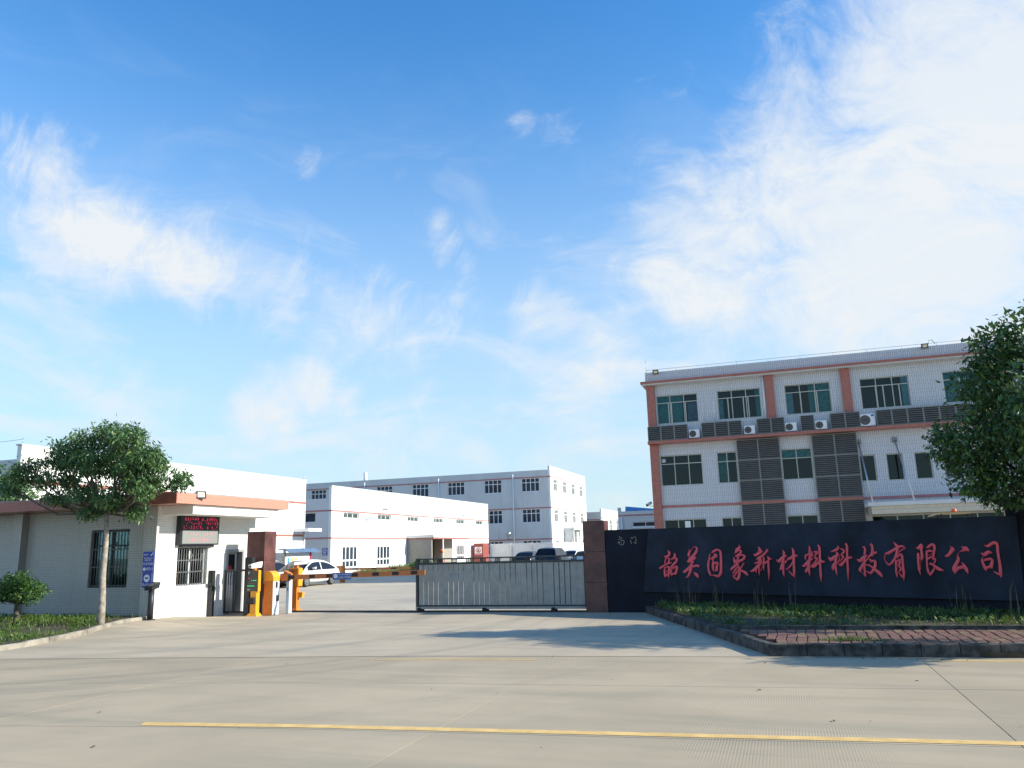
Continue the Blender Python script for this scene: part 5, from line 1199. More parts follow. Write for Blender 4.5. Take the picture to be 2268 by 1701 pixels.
mb = MB(); mb.box(.0, -.16, .93, .05, -.061, 1.02); obj('bolt', mb, 'dark_metal', DP)
BO = thing('reader_post', 'short dark grey post with a slanted head at the guardhouse corner', 'post', (-16.80, 18.12, .15))
mb = MB(); mb.tube([(0, 0, .03), (0, 0, .86)], .078, 14); mb.tube([(0, 0, 0), (0, 0, .03)], .13, 14); obj('post', mb, 'dark_metal', BO)
mb = MB(); mb.hexa([(-.13, -.13, .80), (.13, -.13, .80), (.13, .13, .86), (-.13, .13, .86), (-.14, -.14, .90), (.14, -.14, .90), (.16, .15, 1.02), (-.14, .15, 1.02)]); obj('head', mb, 'dark_metal', BO)
mb = MB(); mb.poly([(-.08, -.08, .925), (.08, -.08, .925), (.08, .06, .988), (-.08, .06, .988)]); obj('reader_face', mb, 'louvre_grey', BO)

# ------------------------------------------------------------------ parking terminals and barrier
T1 = thing('parking_terminal', 'amber parking terminal with a black P screen facing the road', 'terminal', (-15.57, 21.08, 0), 0, 'amber parking terminals')
mb = MB(); mb.hexa([(-.19, -.16, 0), (.19, -.16, 0), (.19, .16, 0), (-.19, .16, 0), (-.13, -.11, .09), (.13, -.11, .09), (.13, .11, .09), (-.13, .11, .09)]); obj('foot', mb, 'amber_paint', T1)
mb = MB(); mb.bevbox(-.105, -.085, .09, .105, .085, .80, .01); obj('post', mb, 'amber_paint', T1)
mb = MB(); mb.bevbox(-.20, -.13, .745, .200, -.01, 1.375, .02); obj('screen_case', mb, 'amber_paint', T1)
mb = MB(); mb.box(-.195, -.148, .75, .170, -.131, 1.37); sc = obj('screen', mb, 'black_gloss', T1)
text_obj('lettering', 'P', .13, plane_matrix((-.14, -.1505, 1.285), (1, 0, 0), (0, 0, 1)), 'white_plastic', sc, .001)
for z, a, b, m in ((1.275, -.08, .14, 'louvre_grey'), (1.14, -.17, -.10, 'led_red'), (1.14, -.05, .10, 'louvre_grey'), (1.07, -.04, -.01, 'led_green'), (1.07, .03, .14, 'led_green'), (.99, -.16, .13, 'louvre_grey'), (.905, -.18, .08, 'led_green'), (.80, -.18, -.08, 'white_plastic'), (.80, -.05, .14, 'louvre_grey')):
    mb = MB()
    x = a
    while x < b:
        mb.box(x, -.1515, z - .008, min(b, x + .028), -.1485, z + .008); x += .036
    obj('display_line', mb, m, sc)
mb = MB(); mb.hexa([(-.16, -.20, .40), (.10, -.20, .40), (.10, -.086, .36), (-.16, -.086, .36), (-.15, -.19, .53), (.09, -.19, .53), (.09, -.086, .55), (-.15, -.086, .55)]); obj('ticket_slot', mb, 'black_matt', T1)
mb = MB(); mb.box(-.05, -.11, 1.377, .05, -.02, 1.44); obj('camera_mount', mb, 'orange_paint', T1)
mb = MB(); mb.hexa([(-.11, -.20, 1.44), (.0, -.20, 1.43), (.11, .14, 1.45), (.0, .14, 1.45), (-.12, -.23, 1.54), (.0, -.23, 1.56), (.13, .15, 1.63), (.0, .15, 1.63)]); cm = obj('camera_body', mb, 'white_plastic', T1)
mb = MB(); mb.disc((-.06, -.222, 1.49), (-.1, -1, .05), .035, 14); obj('lens', mb, 'black_gloss', cm)
T2 = thing('parking_terminal', 'amber parking terminal seen from the back, standing inside the gate line', 'terminal', (-15.44, 23.05, 0), 0, 'amber parking terminals')
mb = MB(); mb.hexa([(-.17, -.16, 0), (.17, -.16, 0), (.17, .16, 0), (-.17, .16, 0), (-.11, -.10, .09), (.11, -.10, .09), (.11, .10, .09), (-.11, .10, .09)]); obj('foot', mb, 'orange_paint', T2)
mb = MB(); mb.bevbox(-.09, -.08, .09, .09, .08, .80, .01); obj('post', mb, 'orange_paint', T2)
mb = MB(); mb.bevbox(-.17, -.12, .78, .15, .14, 1.38, .02); obj('screen_case', mb, 'orange_paint', T2)
mb = MB(); mb.box(.151, -.10, .80, .172, .12, 1.36); obj('lit_side', mb, 'amber_paint', T2)  # amber plate over the case's sunlit side, sunlight painted as colour
mb = MB(); mb.hexa([(.091, -.02, .40), (.24, .0, .42), (.24, .12, .42), (.091, .12, .40), (.091, -.02, .60), (.27, .0, .58), (.27, .12, .58), (.091, .12, .60)]); obj('ticket_slot', mb, 'amber_paint', T2)
mb = MB(); mb.box(-.06, -.04, 1.382, .06, .06, 1.45); obj('camera_mount', mb, 'orange_paint', T2)
mb = MB(); mb.hexa([(-.16, -.10, 1.46), (-.02, -.10, 1.47), (.22, .32, 1.49), (.08, .32, 1.48), (-.16, -.10, 1.56), (.0, -.10, 1.57), (.30, .36, 1.58), (.08, .36, 1.58)]); cm = obj('camera_body', mb, 'white_plastic', T2)
mb = MB(); mb.tube([(-.2, -.1, 1.58), (-.28, -.12, 1.5), (-.27, -.14, 1.3), (-.12, -.14, 1.24), (.0, -.135, 1.30)], .014, 6); obj('cable', mb, 'black_matt', T2)

BC = thing('barrier_cabinet', 'orange and white barrier by the left pillar, its banded arm across the entrance', 'barrier', (-15.36, 21.25, 0))
mb = MB(); mb.box(0, 0, .02, .32, .32, 1.02); obj('cabinet', mb, 'cabinet_white', BC)
mb = MB(); mb.box(-.002, -.008, .02, .305, -.001, 1.02); dr = obj('front_door', mb, 'orange_paint', BC)
for z in (.25, .62, .92):
    mb = MB(); mb.box(.20, -.016, z, .215, -.009, z + .11); obj('hinge', mb, 'amber_paint', dr)
mb = MB(); mb.prism([(0, -.01, 1.03), (.325, -.01, 1.03), (.325, -.01, 1.15), (.26, -.01, 1.28), (.17, -.01, 1.33), (0, -.01, 1.33)], (0, .34, 0)); obj('cap', mb, 'amber_paint', BC)
for q in ((.12, .82, .335, .21, 1.0), (.16, .42, .345, .28, .6)):
    mb = MB(); mb.box(.321, *q); obj('side_hatch', mb, 'black_matt', BC)
B2c = thing('barrier_cabinet', 'narrow grey barrier cabinet right behind the orange and white one', 'barrier', (-14.98, 21.85, 0))
mb = MB(); mb.box(0, 0, .02, .11, .16, 1.04); obj('cabinet', mb, 'cabinet_white', B2c)
mb = MB(); mb.prism([(-.10, -.02, 1.06), (.12, -.02, 1.06), (.12, -.02, 1.17), (.06, -.02, 1.25), (-.10, -.02, 1.32)], (0, .2, 0)); obj('cap', mb, 'orange_paint', B2c)
mb = MB(); mb.box(.03, -.008, .70, .08, -.001, .80); obj('side_hatch', mb, 'notice_cyan', B2c)
AX, AY, AZ = -14.93 - BC.location.x, 21.66 - BC.location.y, 1.12
def arm_obj(name, mb, m, parent):
    mb.v = [(x + AX, y + AY, z + AZ) for x, y, z in mb.v]; return obj(name, mb, m, parent)
sl_ = .017
mb = MB(); mb.hexa([(-.12, -.05, -.11), (.16, -.05, -.11), (.16, .11, -.11), (-.12, .11, -.11), (-.12, -.05, .12), (.16, -.05, .12), (.16, .11, .12), (-.12, .11, .12)]); arm_obj('hub', mb, 'dark_metal', BC)
mb = MB(); mb.box(-.115, -.055, -.10, .155, -.051, .115); arm_obj('hub_cover', mb, 'arm_orange', BC)
mb = MB(); L_ = 4.83; mb.hexa([(.161, 0, -.075), (L_, 0, -.075 + sl_ * L_), (L_, .05, -.075 + sl_ * L_), (.161, .05, -.075), (.161, 0, .075), (L_, 0, .068 + sl_ * L_), (L_, .05, .068 + sl_ * L_), (.161, .05, .075)]); arm_ = arm_obj('arm', mb, 'arm_orange', BC)
for a, b in ((.17, .36), (.90, 1.09), (1.51, 1.72), (2.39, 2.60), (3.10, 3.32), (3.76, 3.98), (4.38, 4.59)):
    mb = MB(); mb.hexa([(a, -.006, -.05 + sl_ * a), (b, -.006, -.05 + sl_ * b), (b, -.0005, -.05 + sl_ * b), (a, -.0005, -.05 + sl_ * a), (a, -.006, .05 + sl_ * a), (b, -.006, .05 + sl_ * b), (b, -.0005, .05 + sl_ * b), (a, -.0005, .05 + sl_ * a)]); arm_obj('black_band', mb, 'black_matt', arm_)
mb = MB(); mb.box(1.74, -.02, -.09, 2.37, -.008, .115); pl_ = arm_obj('blue_plate', mb, 'blue_sign', BC)
mb = MB(); mb.disc((1.84, -.0215, .02), (0, -1, 0), .068, 20); arm_obj('white_disc', mb, 'cabinet_white', pl_)
text_obj('lettering', '一车一杆 减速慢行', .062, plane_matrix((2.14 + AX, -.0225 + AY, .06 + AZ), (1, 0, 0), (0, 0, 1)), 'cabinet_white', pl_, .001)
text_obj('lettering', '依次通行 严禁跟车', .062, plane_matrix((2.14 + AX, -.0225 + AY, -.03 + AZ), (1, 0, 0), (0, 0, 1)), 'cabinet_white', pl_, .001)
# barrier further inside
FP = thing('inner_barrier', 'thin orange barrier with its post in the courtyard behind the white coupe', 'barrier', (-26.3, 44.3, 0))
mb = MB(); mb.tube([(0, 0, 0), (0, 0, 1.02)], .17, 12); obj('post', mb, 'orange_paint', FP)
mb = MB(); mb.prism([(-.5, .0, 1.0), (-.1, 0, 1.0), (-.1, 0, .5)], (0, .05, 0)); obj('brace', mb, 'arm_orange', FP)
mb = MB(); mb.box(.18, -.04, .74, 8.6, .04, .86); am = obj('arm', mb, 'arm_orange', FP)
for k in range(6):
    mb = MB(); mb.box(.7 + 1.35 * k, -.047, .755, 1.05 + 1.35 * k, -.041, .845); obj('black_band', mb, 'black_matt', am)

# ------------------------------------------------------------------ notice board
NB = thing('notice_case', 'white notice board under a small blue roof against the hall', 'notice board', (-29.25, 42.3, 0))
mb = MB(); mb.prism([(-.35, -.15, 2.12), (.12, -.15, 2.16), (.50, -.15, 1.96), (.50, -.15, 1.90), (.1, -.15, 2.08), (-.35, -.15, 2.06)], (0, 3.4, 0)); obj('roof', mb, 'roof_blue', NB)
for y in (.0, 2.85):
    mb = MB(); mb.box(-.06, y, 0, .06, y + .12, 2.06); obj('post', mb, 'red_frame' if y > 1 else 'louvre_post', NB)
mb = MB(); mb.box(-.03, .121, .55, .03, 2.849, 1.88); bd = obj('board', mb, 'paper_white', NB)
mb = MB(); mb.box(-.03, 1.8, 1.881, .035, 2.849, 1.98); mb.box(.031, 2.78, .55, .045, 2.849, 1.88); obj('red_trim', mb, 'red_frame', NB)
for y, w, m in ((.35, .2, 'notice_cyan'), (.75, .22, 'notice_yellow'), (1.15, .22, 'notice_yellow')):
    mb = MB(); mb.box(.031, y, 1.25, .036, y + w, 1.6); obj('notice', mb, m, bd)

# ------------------------------------------------------------------ cars
def car(label, loc, rz, paint, L=4.6, Wd=1.80, H=1.45, belt=.92, hood=.86, trunk=.94, wb=2.68, prof=None, name='parked_car', group='parked cars in the courtyard', plate=True):
    """local axes: +y is the front, origin on the ground under the middle"""
    t = thing(name, label, 'car', loc, rz, group); hw = Wd / 2
    # lower body
    st = [(-L / 2, .80, .45, .72), (-L / 2 + .06, .88, .34, trunk - .06), (-L / 2 + .35, .97, .28, trunk), (-L * .28, 1.0, .24, belt + .01), (-L * .1, 1.0, .22, belt), (L * .1, 1.0, .22, belt - .01), (L * .22, 1.0, .24, belt - .02), (L * .34, .98, .25, hood), (L * .44, .93, .26, hood - .10), (L / 2 - .05, .82, .30, hood - .22), (L / 2, .72, .40, .58)]
    mb = MB(); rings = []
    for y, wf, zb, zt in st:
        w = hw * wf
        rings.append([(0, y, zb), (w * .86, y, zb), (w * .97, y, zb + .10), (w, y, zb + (zt - zb) * .55), (w * .975, y, zt - .10), (w * .91, y, zt - .02), (w * .72, y, zt + .012), (0, y, zt + .03)])
    full = [r + [(-x, y, z) for x, y, z in r[-2:0:-1]] for r in rings]; n = len(full[0]); mb.v = [p for r in full for p in r]
    for i in range(len(full) - 1):
        for j in range(n):
            mb.f.append((i * n + j, (i + 1) * n + j, (i + 1) * n + (j + 1) % n, i * n + (j + 1) % n)); mb.mi.append(0); mb.sm.append(True)
    for q in (list(range(n)), [(len(full) - 1) * n + n - 1 - j for j in range(n)]): mb.f.append(tuple(q)); mb.mi.append(0); mb.sm.append(False)
    obj('body', mb, paint, t)
    # cabin: one grid of stations; its faces are shared out to roof shell and glass
    prof = prof or [(-1.95, .0), (-1.75, .16), (-1.25, .80), (-.95, .97), (-.35, 1.0), (.25, .99), (.55, .93), (1.15, .38), (1.55, .02)]
    CB = []
    for y, f in prof:
        zb = belt - .03 if y < 1.0 else belt - .05; zr = zb + (H - zb) * f
        wb_ = hw * .93; wr = hw * (.93 - .24 * f)
        wm = hw * (.93 - .17 * f)
        CB.append([(wb_, y, zb), (wm, y, zb + (zr - zb) * .78), (wr, y, zr - .025 * f), (wr * .72, y, zr + .012), (0, y, zr + .03)])
    parts = {'roof_shell': (MB(), paint), 'side_window_r': (MB(), 'car_glass'), 'side_window_l': (MB(), 'car_glass'), 'windscreen': (MB(), 'car_glass'), 'rear_window': (MB(), 'car_glass')}
    for i in range(len(CB) - 1):
        f0, f1 = prof[i][1], prof[i + 1][1]
        for sgn, key in ((1, 'side_window_r'), (-1, 'side_window_l')):
            A, B = [(x * sgn, y, z) for x, y, z in CB[i]], [(x * sgn, y, z) for x, y, z in CB[i + 1]]
            for j in range(4):
                q = [A[j], B[j], B[j + 1], A[j + 1]]
                if sgn < 0: q = q[::-1]
                if j == 0: k_ = key if max(f0, f1) > .5 else 'roof_shell'
                elif j == 1: k_ = 'roof_shell'
                else: k_ = 'windscreen' if (f0 - f1) > .25 else 'rear_window' if (f1 - f0) > .25 else 'roof_shell'
                parts[k_][0].poly(q, 0, True)
    # pillars over the side glass
    for sgn in (1, -1):
        for y in (-.25,):
            z0 = belt - .03; mb_ = parts['roof_shell'][0]
            a = (hw * .935 * sgn, y - .04, z0); b_ = (hw * .935 * sgn, y + .04, z0); c = (hw * .765 * sgn, y + .04, z0 + (H - z0) * .79); d = (hw * .765 * sgn, y - .04, z0 + (H - z0) * .79)
            o_ = .012 * sgn; mb_.poly([(p[0] + o_, p[1], p[2]) for p in (a, b_, c, d)])
    for nm, (m_, mt) in parts.items():
        if m_.f: obj(nm.replace('_r', '').replace('_l', '') if nm.startswith('side') else nm, m_, mt, t)
    # lower trim, lights, plates, mirrors
    mb = MB(); mb.box(-hw * .90, -L / 2 - .015, .30, hw * .90, -L / 2 + .12, .50); obj('rear_bumper', mb, 'black_matt', t)
    mb = MB(); mb.box(-hw * .62, L / 2 - .10, .28, hw * .62, L / 2 + .012, .52); mb.box(-hw * .40, L / 2 - .12, .56, hw * .40, L / 2 - .005, .64); obj('grille', mb, 'black_matt', t)
    for s in (-1, 1):
        mb = MB(); mb.hexa([(s * hw * .50, -L / 2 + .0, .70), (s * hw * .86, -L / 2 + .10, .70), (s * hw * .93, -L / 2 + .32, .72), (s * hw * .5, -L / 2 + .2, .72), (s * hw * .52, -L / 2 + .02, .84), (s * hw * .86, -L / 2 + .11, .86), (s * hw * .93, -L / 2 + .32, .88), (s * hw * .5, -L / 2 + .2, .86)]); obj('tail_light', mb, 'tail_red', t)
        mb = MB(); mb.hexa([(s * hw * .50, L / 2 - .10, .58), (s * hw * .84, L / 2 - .22, .60), (s * hw * .90, L / 2 - .45, .62), (s * hw * .5, L / 2 - .3, .6), (s * hw * .52, L / 2 - .12, .68), (s * hw * .82, L / 2 - .24, .71), (s * hw * .88, L / 2 - .48, .76), (s * hw * .5, L / 2 - .3, .72)]); obj('headlight', mb, 'head_clear', t)
        mb = MB(); mb.hexa([(s * hw * .95, .62, belt + .02), (s * (hw + .17), .66, belt + .03), (s * (hw + .17), .78, belt + .04), (s * hw * .95, .76, belt + .03), (s * hw * .95, .62, belt + .12), (s * (hw + .18), .66, belt + .15), (s * (hw + .15), .80, belt + .13), (s * hw * .95, .76, belt + .11)]); obj('mirror', mb, paint, t)
        mb = MB(); mb.box(s * hw * 1.0 - .008, -.12, .70, s * hw * 1.0 + .014, .08, .735); obj('door_handle', mb, paint, t)
    if plate:
        mb = MB(); mb.box(-.22, -L / 2 - .03, .60, .22, -L / 2 - .012, .72); obj('number_plate', mb, 'cabinet_white' if paint == 'car_navy' else 'blue_sign', t)
    # wheels
    for s in (-1, 1):
        for y in (-wb / 2, wb / 2 + .04):
            mb = MB(); x0 = s * (hw - .20); x1 = s * (hw + .012)
            mb.tube([(x0, y, .325), (x0 + s * .02, y, .325), (x1 - s * .03, y, .325), (x1, y, .325)], [.29, .325, .325, .30], 22); w_ = obj('wheel', mb, 'rubber', t)
            mb = MB(); mb.disc((x1 + s * .003, y, .325), (s, 0, 0), .225, 22)
            mb2 = MB()
            for q in range(10):
                a = q * math.pi / 5; ca, sa = math.cos(a), math.sin(a)
                P = lambda r, o: (x1 + s * .012, y + ca * r - sa * o, .325 + sa * r + ca * o)
                mb2.poly([P(.03, -.02), P(.21, -.028), P(.21, .028), P(.03, .02)])
            mb2.disc((x1 + s * .014, y, .325), (s, 0, 0), .235, 22, 0, .20); mb2.disc((x1 + s * .016, y, .325), (s, 0, 0), .045, 12)
            obj('hub', mb, 'black_matt', w_); obj('rim', mb2, 'rim_silver', w_)
    return t
coupe = [(-2.05, .0), (-1.75, .22), (-1.25, .66), (-.85, .88), (-.40, .985), (.0, 1.0), (.35, .97), (.60, .88), (1.15, .42), (1.60, .02)]
car('white coupe parked beside the hall, side window arc and silver wheels in view', (-26.28, 40.25, 0), math.pi, 'car_white', 4.7, 1.84, 1.47, .93, .86, .98, 2.6, coupe)
car('dark grey car hidden mostly behind the left gate pillar', (-28.75, 39.3, 0), math.pi, 'car_grey', 4.4, 1.78, 1.47, .94, .88, .92, 2.6)
suv = [(-2.15, .0), (-2.10, .15), (-1.78, .90), (-1.45, 1.0), (-.5, 1.02), (.25, 1.0), (.60, .93), (1.20, .36), (1.55, .02)]
car('dark navy off-roader parked between the black sedan and the white car', (-17.2, 60.5, 0), 0, 'car_navy', 4.7, 1.86, 1.74, 1.10, 1.06, 1.12, 2.7, suv)
car('black sedan with red tail lights parked left of the navy off-roader', (-20.95, 66.3, 0), 0, 'car_black', 4.8, 1.82, 1.46, .95, .88, 1.0, 2.8)
car('white sedan parked furthest right behind the sliding gate', (-17.55, 70.5, 0), math.radians(-24), 'car_white', 4.7, 1.82, 1.50, .95, .88, 1.0, 2.7)

# forklift whose roof and beacon show over the sign wall
FK = thing('forklift', 'tan overhead guard of a forklift with an orange beacon behind the sign wall', 'forklift', (5.75, 32, 0))
mb = MB(); mb.hexa([(-.65, -.45, 2.53), (-.42, -.45, 2.60), (-.42, .55, 2.60), (-.65, .55, 2.53), (-.65, -.45, 2.56), (-.42, -.45, 2.65), (-.42, .55, 2.65), (-.65, .55, 2.56)]); mb.box(-.418, -.45, 2.595, .66, .55, 2.65); obj('guard_roof', mb, 'tan_steel', FK)
for x in (-.38, .58):
    for y in (-.4, .48):
        mb = MB(); mb.box(x, y, .9, x + .06, y + .06, 2.592); obj('guard_post', mb, 'black_matt', FK)
mb = MB(); mb.bevbox(-.6, -.55, .35, 1.1, .6, .95, .08); obj('body', mb, 'amber_paint', FK)
mb = MB(); mb.tube([(.13, .0, 2.652), (.13, 0, 2.78)], [.10, .07], 10); obj('beacon', mb, 'beacon', FK)
mb = MB(); mb.box(-.75, -.35, .05, -.66, -.25, 2.2); mb.box(-.75, .25, .05, -.66, .35, 2.2); mb.box(-1.6, -.3, .05, -.75, -.2, .1); mb.box(-1.6, .2, .05, -.75, .3, .1); obj('mast', mb, 'dark_metal', FK)
for x in (-.3, .8):
    for y in (-.56, .5):
        mb = MB(); mb.tube([(x, y, .3), (x, y + .18, .3)], .3, 14); obj('wheel', mb, 'rubber', FK)

# ------------------------------------------------------------------ trees
def leaves(mb_parts, blobs, size, droop, seed, flat=.55):
    """leaf quads in sprays spread through ellipsoid clumps; returns verts, faces"""
    R = np.random.default_rng(seed); V = []; Fc = []
    for (cx, cy, cz, rx, ry, rz, n) in blobs:
        ns = max(4, n // 7)
        d = R.normal(size=(ns, 3)); d /= np.linalg.norm(d, axis=1)[:, None]
        r = R.uniform(.30, 1.0, ns) ** .45 * R.uniform(.82, 1.10, ns)
        C0 = d * r[:, None] * np.array([rx, ry, rz]) + np.array([cx, cy, cz])
        for c, dd in zip(C0, d):
            k = 7; out = dd * .5 + np.array([0, 0, .25])
            for i in range(k):
                a = R.normal(size=3); a = a / np.linalg.norm(a) * .8 + out * .7; a[2] -= droop * R.uniform(.3, 1.2); a /= np.linalg.norm(a)
                b = np.cross(a, R.normal(size=3) * .5 + np.array([0, 0, 1.0])); b /= np.linalg.norm(b) + 1e-9
                s = size * R.uniform(.65, 1.25); w = s * flat * .5; p = c + R.normal(size=3) * size * .55
                nn = np.cross(a, b)
                i0 = len(V)
                V += [p, p + a * s * .45 + b * w + nn * s * .06, p + a * s, p + a * s * .45 - b * w + nn * s * .06]
                Fc.append((i0, i0 + 1, i0 + 2, i0 + 3))
    return V, Fc
def tree(name, label, loc, trunk, tr, blobs, size, droop, lm_, bk, seed, group='trees round the entrance', flat=.5, dens=1.0, cat='tree'):
    blobs = [(*b[:6], int(b[6] * dens)) for b in blobs]
    t = thing(name, label, cat, loc, 0, group)
    R = random.Random(seed)
    mb = MB(); n = len(trunk)
    rr = [tr * (1.25 if i == 0 else 1) * (1 - .45 * i / (n - 1)) for i in range(n)]
    mb.tube(trunk, rr, 12)
    top = Vector(trunk[-1])
    obj('trunk', mb, bk, t)
    mb = MB()
    for (cx, cy, cz, rx, ry, rz, k) in blobs:
        c = Vector((cx, cy, cz)); st = Vector(trunk[-1]) if cz > top.z - .2 else Vector(trunk[-2])
        mid = st.lerp(c, .5) + Vector((R.uniform(-.15, .15), R.uniform(-.15, .15), -.12 * (c - st).length))
        mb.tube([st, mid, c], [tr * .42, tr * .28, tr * .12], 6)
        for q in range(4):
            e = c + Vector((R.uniform(-1, 1) * rx, R.uniform(-1, 1) * ry, R.uniform(-.6, 1) * rz)) * .8
            mb.tube([mid.lerp(c, .5), e], [tr * .13, tr * .05], 5)
    obj('branches', mb, 'bark_dark', t)
    V, Fc = leaves(None, blobs, size, droop, seed, flat)
    me = bpy.data.meshes.new('crown'); me.from_pydata([tuple(v) for v in V], [], Fc); me.materials.append(MATS[lm_]); me.update()
    link('crown', me, t)
    return t
# left street tree
tree('street_tree', 'slender tree with a wide loose crown before the guardhouse', (-17.02, 16.62, .10), [(0, 0, -.1), (.03, 0, .6), (-.02, 0, 1.3), (.0, 0, 2.2), (-.06, 0, 2.95)], .098,
     [(-0.75, 0.01, 5.02, 0.54, 0.59, 0.19, 1073), (0.15, -0.04, 5.12, 0.6, 0.64, 0.17, 1049), (-1.53, -0.04, 4.8, 0.49, 0.54, 0.17, 902), (0.99, -0.46, 4.88, 0.46, 0.52, 0.19, 949), (-2.26, 0.26, 4.53, 0.49, 0.54, 0.16, 857), (-0.28, 0.43, 4.67, 0.6, 0.64, 0.18, 1101), (-1.04, 0.07, 4.44, 0.6, 0.64, 0.19, 1152), (0.63, -0.02, 4.47, 0.6, 0.64, 0.2, 1203), (1.45, -0.31, 4.35, 0.41, 0.47, 0.25, 1049), (-2.85, -0.11, 4.08, 0.38, 0.44, 0.15, 671), (-1.96, 0.09, 3.96, 0.54, 0.59, 0.17, 976), (-0.39, -0.09, 4.13, 0.63, 0.66, 0.17, 1084), (1.9, 0.45, 3.76, 0.24, 0.32, 0.2, 615), (1.23, -0.23, 3.7, 0.38, 0.44, 0.16, 709), (-3.03, -0.48, 3.7, 0.22, 0.3, 0.1, 334), (-1.28, 0.3, 3.71, 0.41, 0.47, 0.12, 623), (-2.28, 0.3, 3.5, 0.3, 0.37, 0.08, 352), (0.28, 0.36, 3.7, 0.43, 0.49, 0.15, 742), (0.16, -0.15, 3.28, 0.41, 0.47, 0.16, 747), (0.71, 0.23, 2.96, 0.24, 0.32, 0.15, 482), (-0.37, -0.22, 2.95, 0.22, 0.3, 0.1, 334), (1.55, -0.43, 3.38, 0.2, 0.28, 0.12, 370), (-2.53, -0.49, 4.3, 0.3, 0.37, 0.11, 460), (0.4, 0.01, 4.06, 0.35, 0.42, 0.13, 598), (-1.81, 0.18, 4.39, 0.33, 0.39, 0.11, 491), (1.09, -0.43, 4.05, 0.3, 0.37, 0.13, 527), (-0.35, -0.28, 4.41, 0.35, 0.42, 0.11, 521), (-0.7, -0.25, 3.44, 0.35, 0.42, 0.1, 482), (-1.65, -0.16, 3.37, 0.24, 0.32, 0.08, 303), (1.28, -.1, 4.2, .42, .5, .2, 620), (1.45, .2, 3.72, .40, .5, .18, 560), (1.0, .1, 3.62, .4, .5, .16, 480), (1.68, -.1, 4.05, .3, .4, .2, 420), (.45, -.3, 3.25, .32, .4, .15, 380)],
     .145, .95, 'leaf_left', 'bark', 31, flat=.34, dens=.74)
# little sprout and wound on the trunk
# right tree behind the sign wall
tree('street_tree', 'tall dense dark tree at the right end of the sign wall', (5.15, 18.45, 0), [(0, 0, -.1), (.02, 0, 1.0), (-.05, 0, 2.0), (.0, 0, 2.8)], .15,
     [(0.0, 0.0, 4.45, 1.4, 1.32, 1.4, 2600), (-1.2, -0.17, 3.71, 0.78, 0.74, 0.62, 1150), (-1.65, 0.0, 3.67, 0.45, 0.49, 0.41, 480), (-1.28, 0.0, 3.0, 0.54, 0.58, 0.41, 560), (-0.74, -0.25, 2.8, 0.62, 0.58, 0.45, 650), (0.17, -0.25, 2.72, 0.74, 0.66, 0.41, 700), (-0.82, 0.0, 4.86, 0.58, 0.66, 0.66, 800), (-0.62, -0.08, 5.6, 0.49, 0.49, 0.54, 560), (0.08, 0.0, 5.93, 0.66, 0.66, 0.58, 760), (0.82, 0.08, 5.44, 0.82, 0.82, 0.74, 800), (1.15, 0.0, 4.12, 0.91, 0.82, 0.99, 1000), (-0.25, -0.99, 3.87, 0.74, 0.66, 0.74, 900), (0.41, -0.99, 4.78, 0.66, 0.66, 0.66, 800), (0.99, -0.25, 2.96, 0.66, 0.66, 0.49, 450), (-0.25, 1.07, 4.12, 0.82, 0.74, 0.74, 900), (0.49, 1.07, 4.61, 0.74, 0.66, 0.74, 700), (-.2, -1.75, 4.1, .9, .7, .7, 750), (.7, -1.8, 4.3, .9, .8, .8, 800), (-.1, -1.6, 3.2, .7, .6, .5, 450), (1.6, -1.2, 3.6, .8, .8, .7, 600)],
     .145, .65, 'leaf_right', 'bark_dark', 47, flat=.45, dens=1.4)
# a young tree along the pavement, outside the frame; only its shadow reaches the road
tree('street_tree', 'young street tree on the brick pavement past the right edge of the view', (7.95, 15.15, .19), [(0, 0, -.1), (.02, 0, 1.0), (-.03, -.1, 2.0), (.0, -.2, 2.7)], .07,
     [(0, -.45, 3.5, .75, .55, .42, 900), (-.6, -.75, 3.15, .5, .4, .3, 420), (.5, -.35, 3.9, .55, .5, .35, 450), (.3, .2, 3.3, .6, .5, .4, 400)],
     .15, .6, 'leaf_right', 'bark_dark', 53)
# tree at the left edge behind the guardhouse
tree('garden_tree', 'dark green tree at the left edge behind the guardhouse roof', (-28.75, 23.2, 0), [(0, 0, -.1), (.02, 0, 1.2), (-.03, 0, 2.2), (.0, 0, 3.2)], .13,
     [(0, 0, 4.4, 1.0, .9, .85, 1500), (.25, -.2, 4.7, .55, .6, .6, 600), (.1, -.2, 3.4, .8, .8, .5, 600), (-.6, 0, 5.0, .8, .8, .6, 500)],
     .17, .6, 'leaf_left', 'bark_dark', 59)
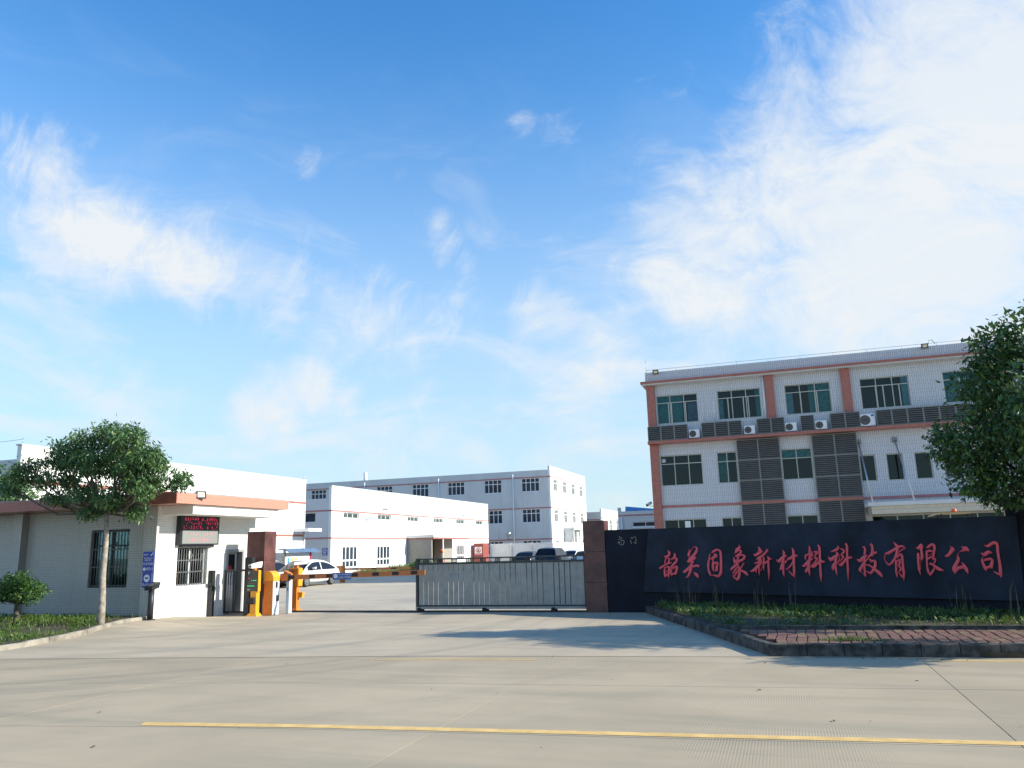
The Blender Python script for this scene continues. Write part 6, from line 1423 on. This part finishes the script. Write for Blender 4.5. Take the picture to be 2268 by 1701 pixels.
# clipped bush tree on the left verge
tree('clipped_bush', 'small round bush on a short stem at the left edge of the grass', (-20.35, 16.95, .10), [(0, 0, -.05), (.03, 0, .25), (-.02, 0, .45), (.02, 0, .62)], .085,
     [(0, 0, .95, .62, .6, .30, 1500), (-.55, 0, .88, .40, .45, .25, 700), (.55, -.1, .90, .42, .45, .28, 800), (.1, -.2, 1.22, .45, .45, .20, 700), (-.3, .1, 1.08, .5, .5, .22, 600), (.62, -.1, .72, .3, .3, .14, 220), (-.5, -.2, .72, .35, .3, .12, 220)],
     .075, .25, 'leaf_bush', 'bark_dark', 61, flat=.6, cat='bush', group=None)

# dark shrub at the foot of the inner barrier post
tree('low_shrub', 'dark low shrub at the edge of the grass bed behind the barrier arm', (-27.2, 57.6, .18), [(0, 0, -.05), (.05, 0, .2), (0, 0, .35)], .05,
     [(0, 0, .5, .8, .5, .35, 500), (.8, .1, .42, .7, .4, .28, 380), (-.6, .1, .4, .5, .4, .25, 260)], .16, .4, 'leaf_right', 'bark_dark', 83, cat='shrub', group=None)
# low broad-leaved weeds between the blades of both verges
def weeds(name, pts, size, m, seed):
    V = []; Fc = []; R = np.random.default_rng(seed)
    for (x, y, z) in pts:
        for i in range(int(R.integers(4, 9))):
            a = R.uniform(0, 6.283); e = R.uniform(.15, 1.0); d = np.array([math.cos(a) * math.cos(e), math.sin(a) * math.cos(e), math.sin(e)]); b = np.array([-math.sin(a), math.cos(a), 0])
            s_ = size * R.uniform(.5, 1.3); p = np.array([x, y, z]) + R.normal(size=3) * np.array([.03, .03, 0]) + np.array([0, 0, R.uniform(0, size * .8)]); i0 = len(V)
            V += [p, p + d * s_ * .5 + b * s_ * .25, p + d * s_, p + d * s_ * .5 - b * s_ * .25]; Fc.append((i0, i0 + 1, i0 + 2, i0 + 3))
    me = bpy.data.meshes.new(name); me.from_pydata([tuple(v) for v in V], [], Fc); me.materials.append(MATS[m]); me.update()
    link(name, me)['kind'] = 'stuff'
WR = random.Random(77)
def patch(fn, n):
    out = []
    while len(out) < n:
        p = fn(WR)
        if p: out.append(p[:3])
    return out
weeds('ground_weeds', [p for p in patch(vr, 1500) if math.sin(p[0] * 2.3) + math.sin(p[1] * 3.1 + p[0]) > -.3], .10, 'grass_shade', 5)
weeds('ground_weeds', [p for p in patch(vl, 1700) if math.sin(p[0] * 1.9) + math.sin(p[1] * 2.7 + p[0]) > -.4], .085, 'grass_sun', 6)
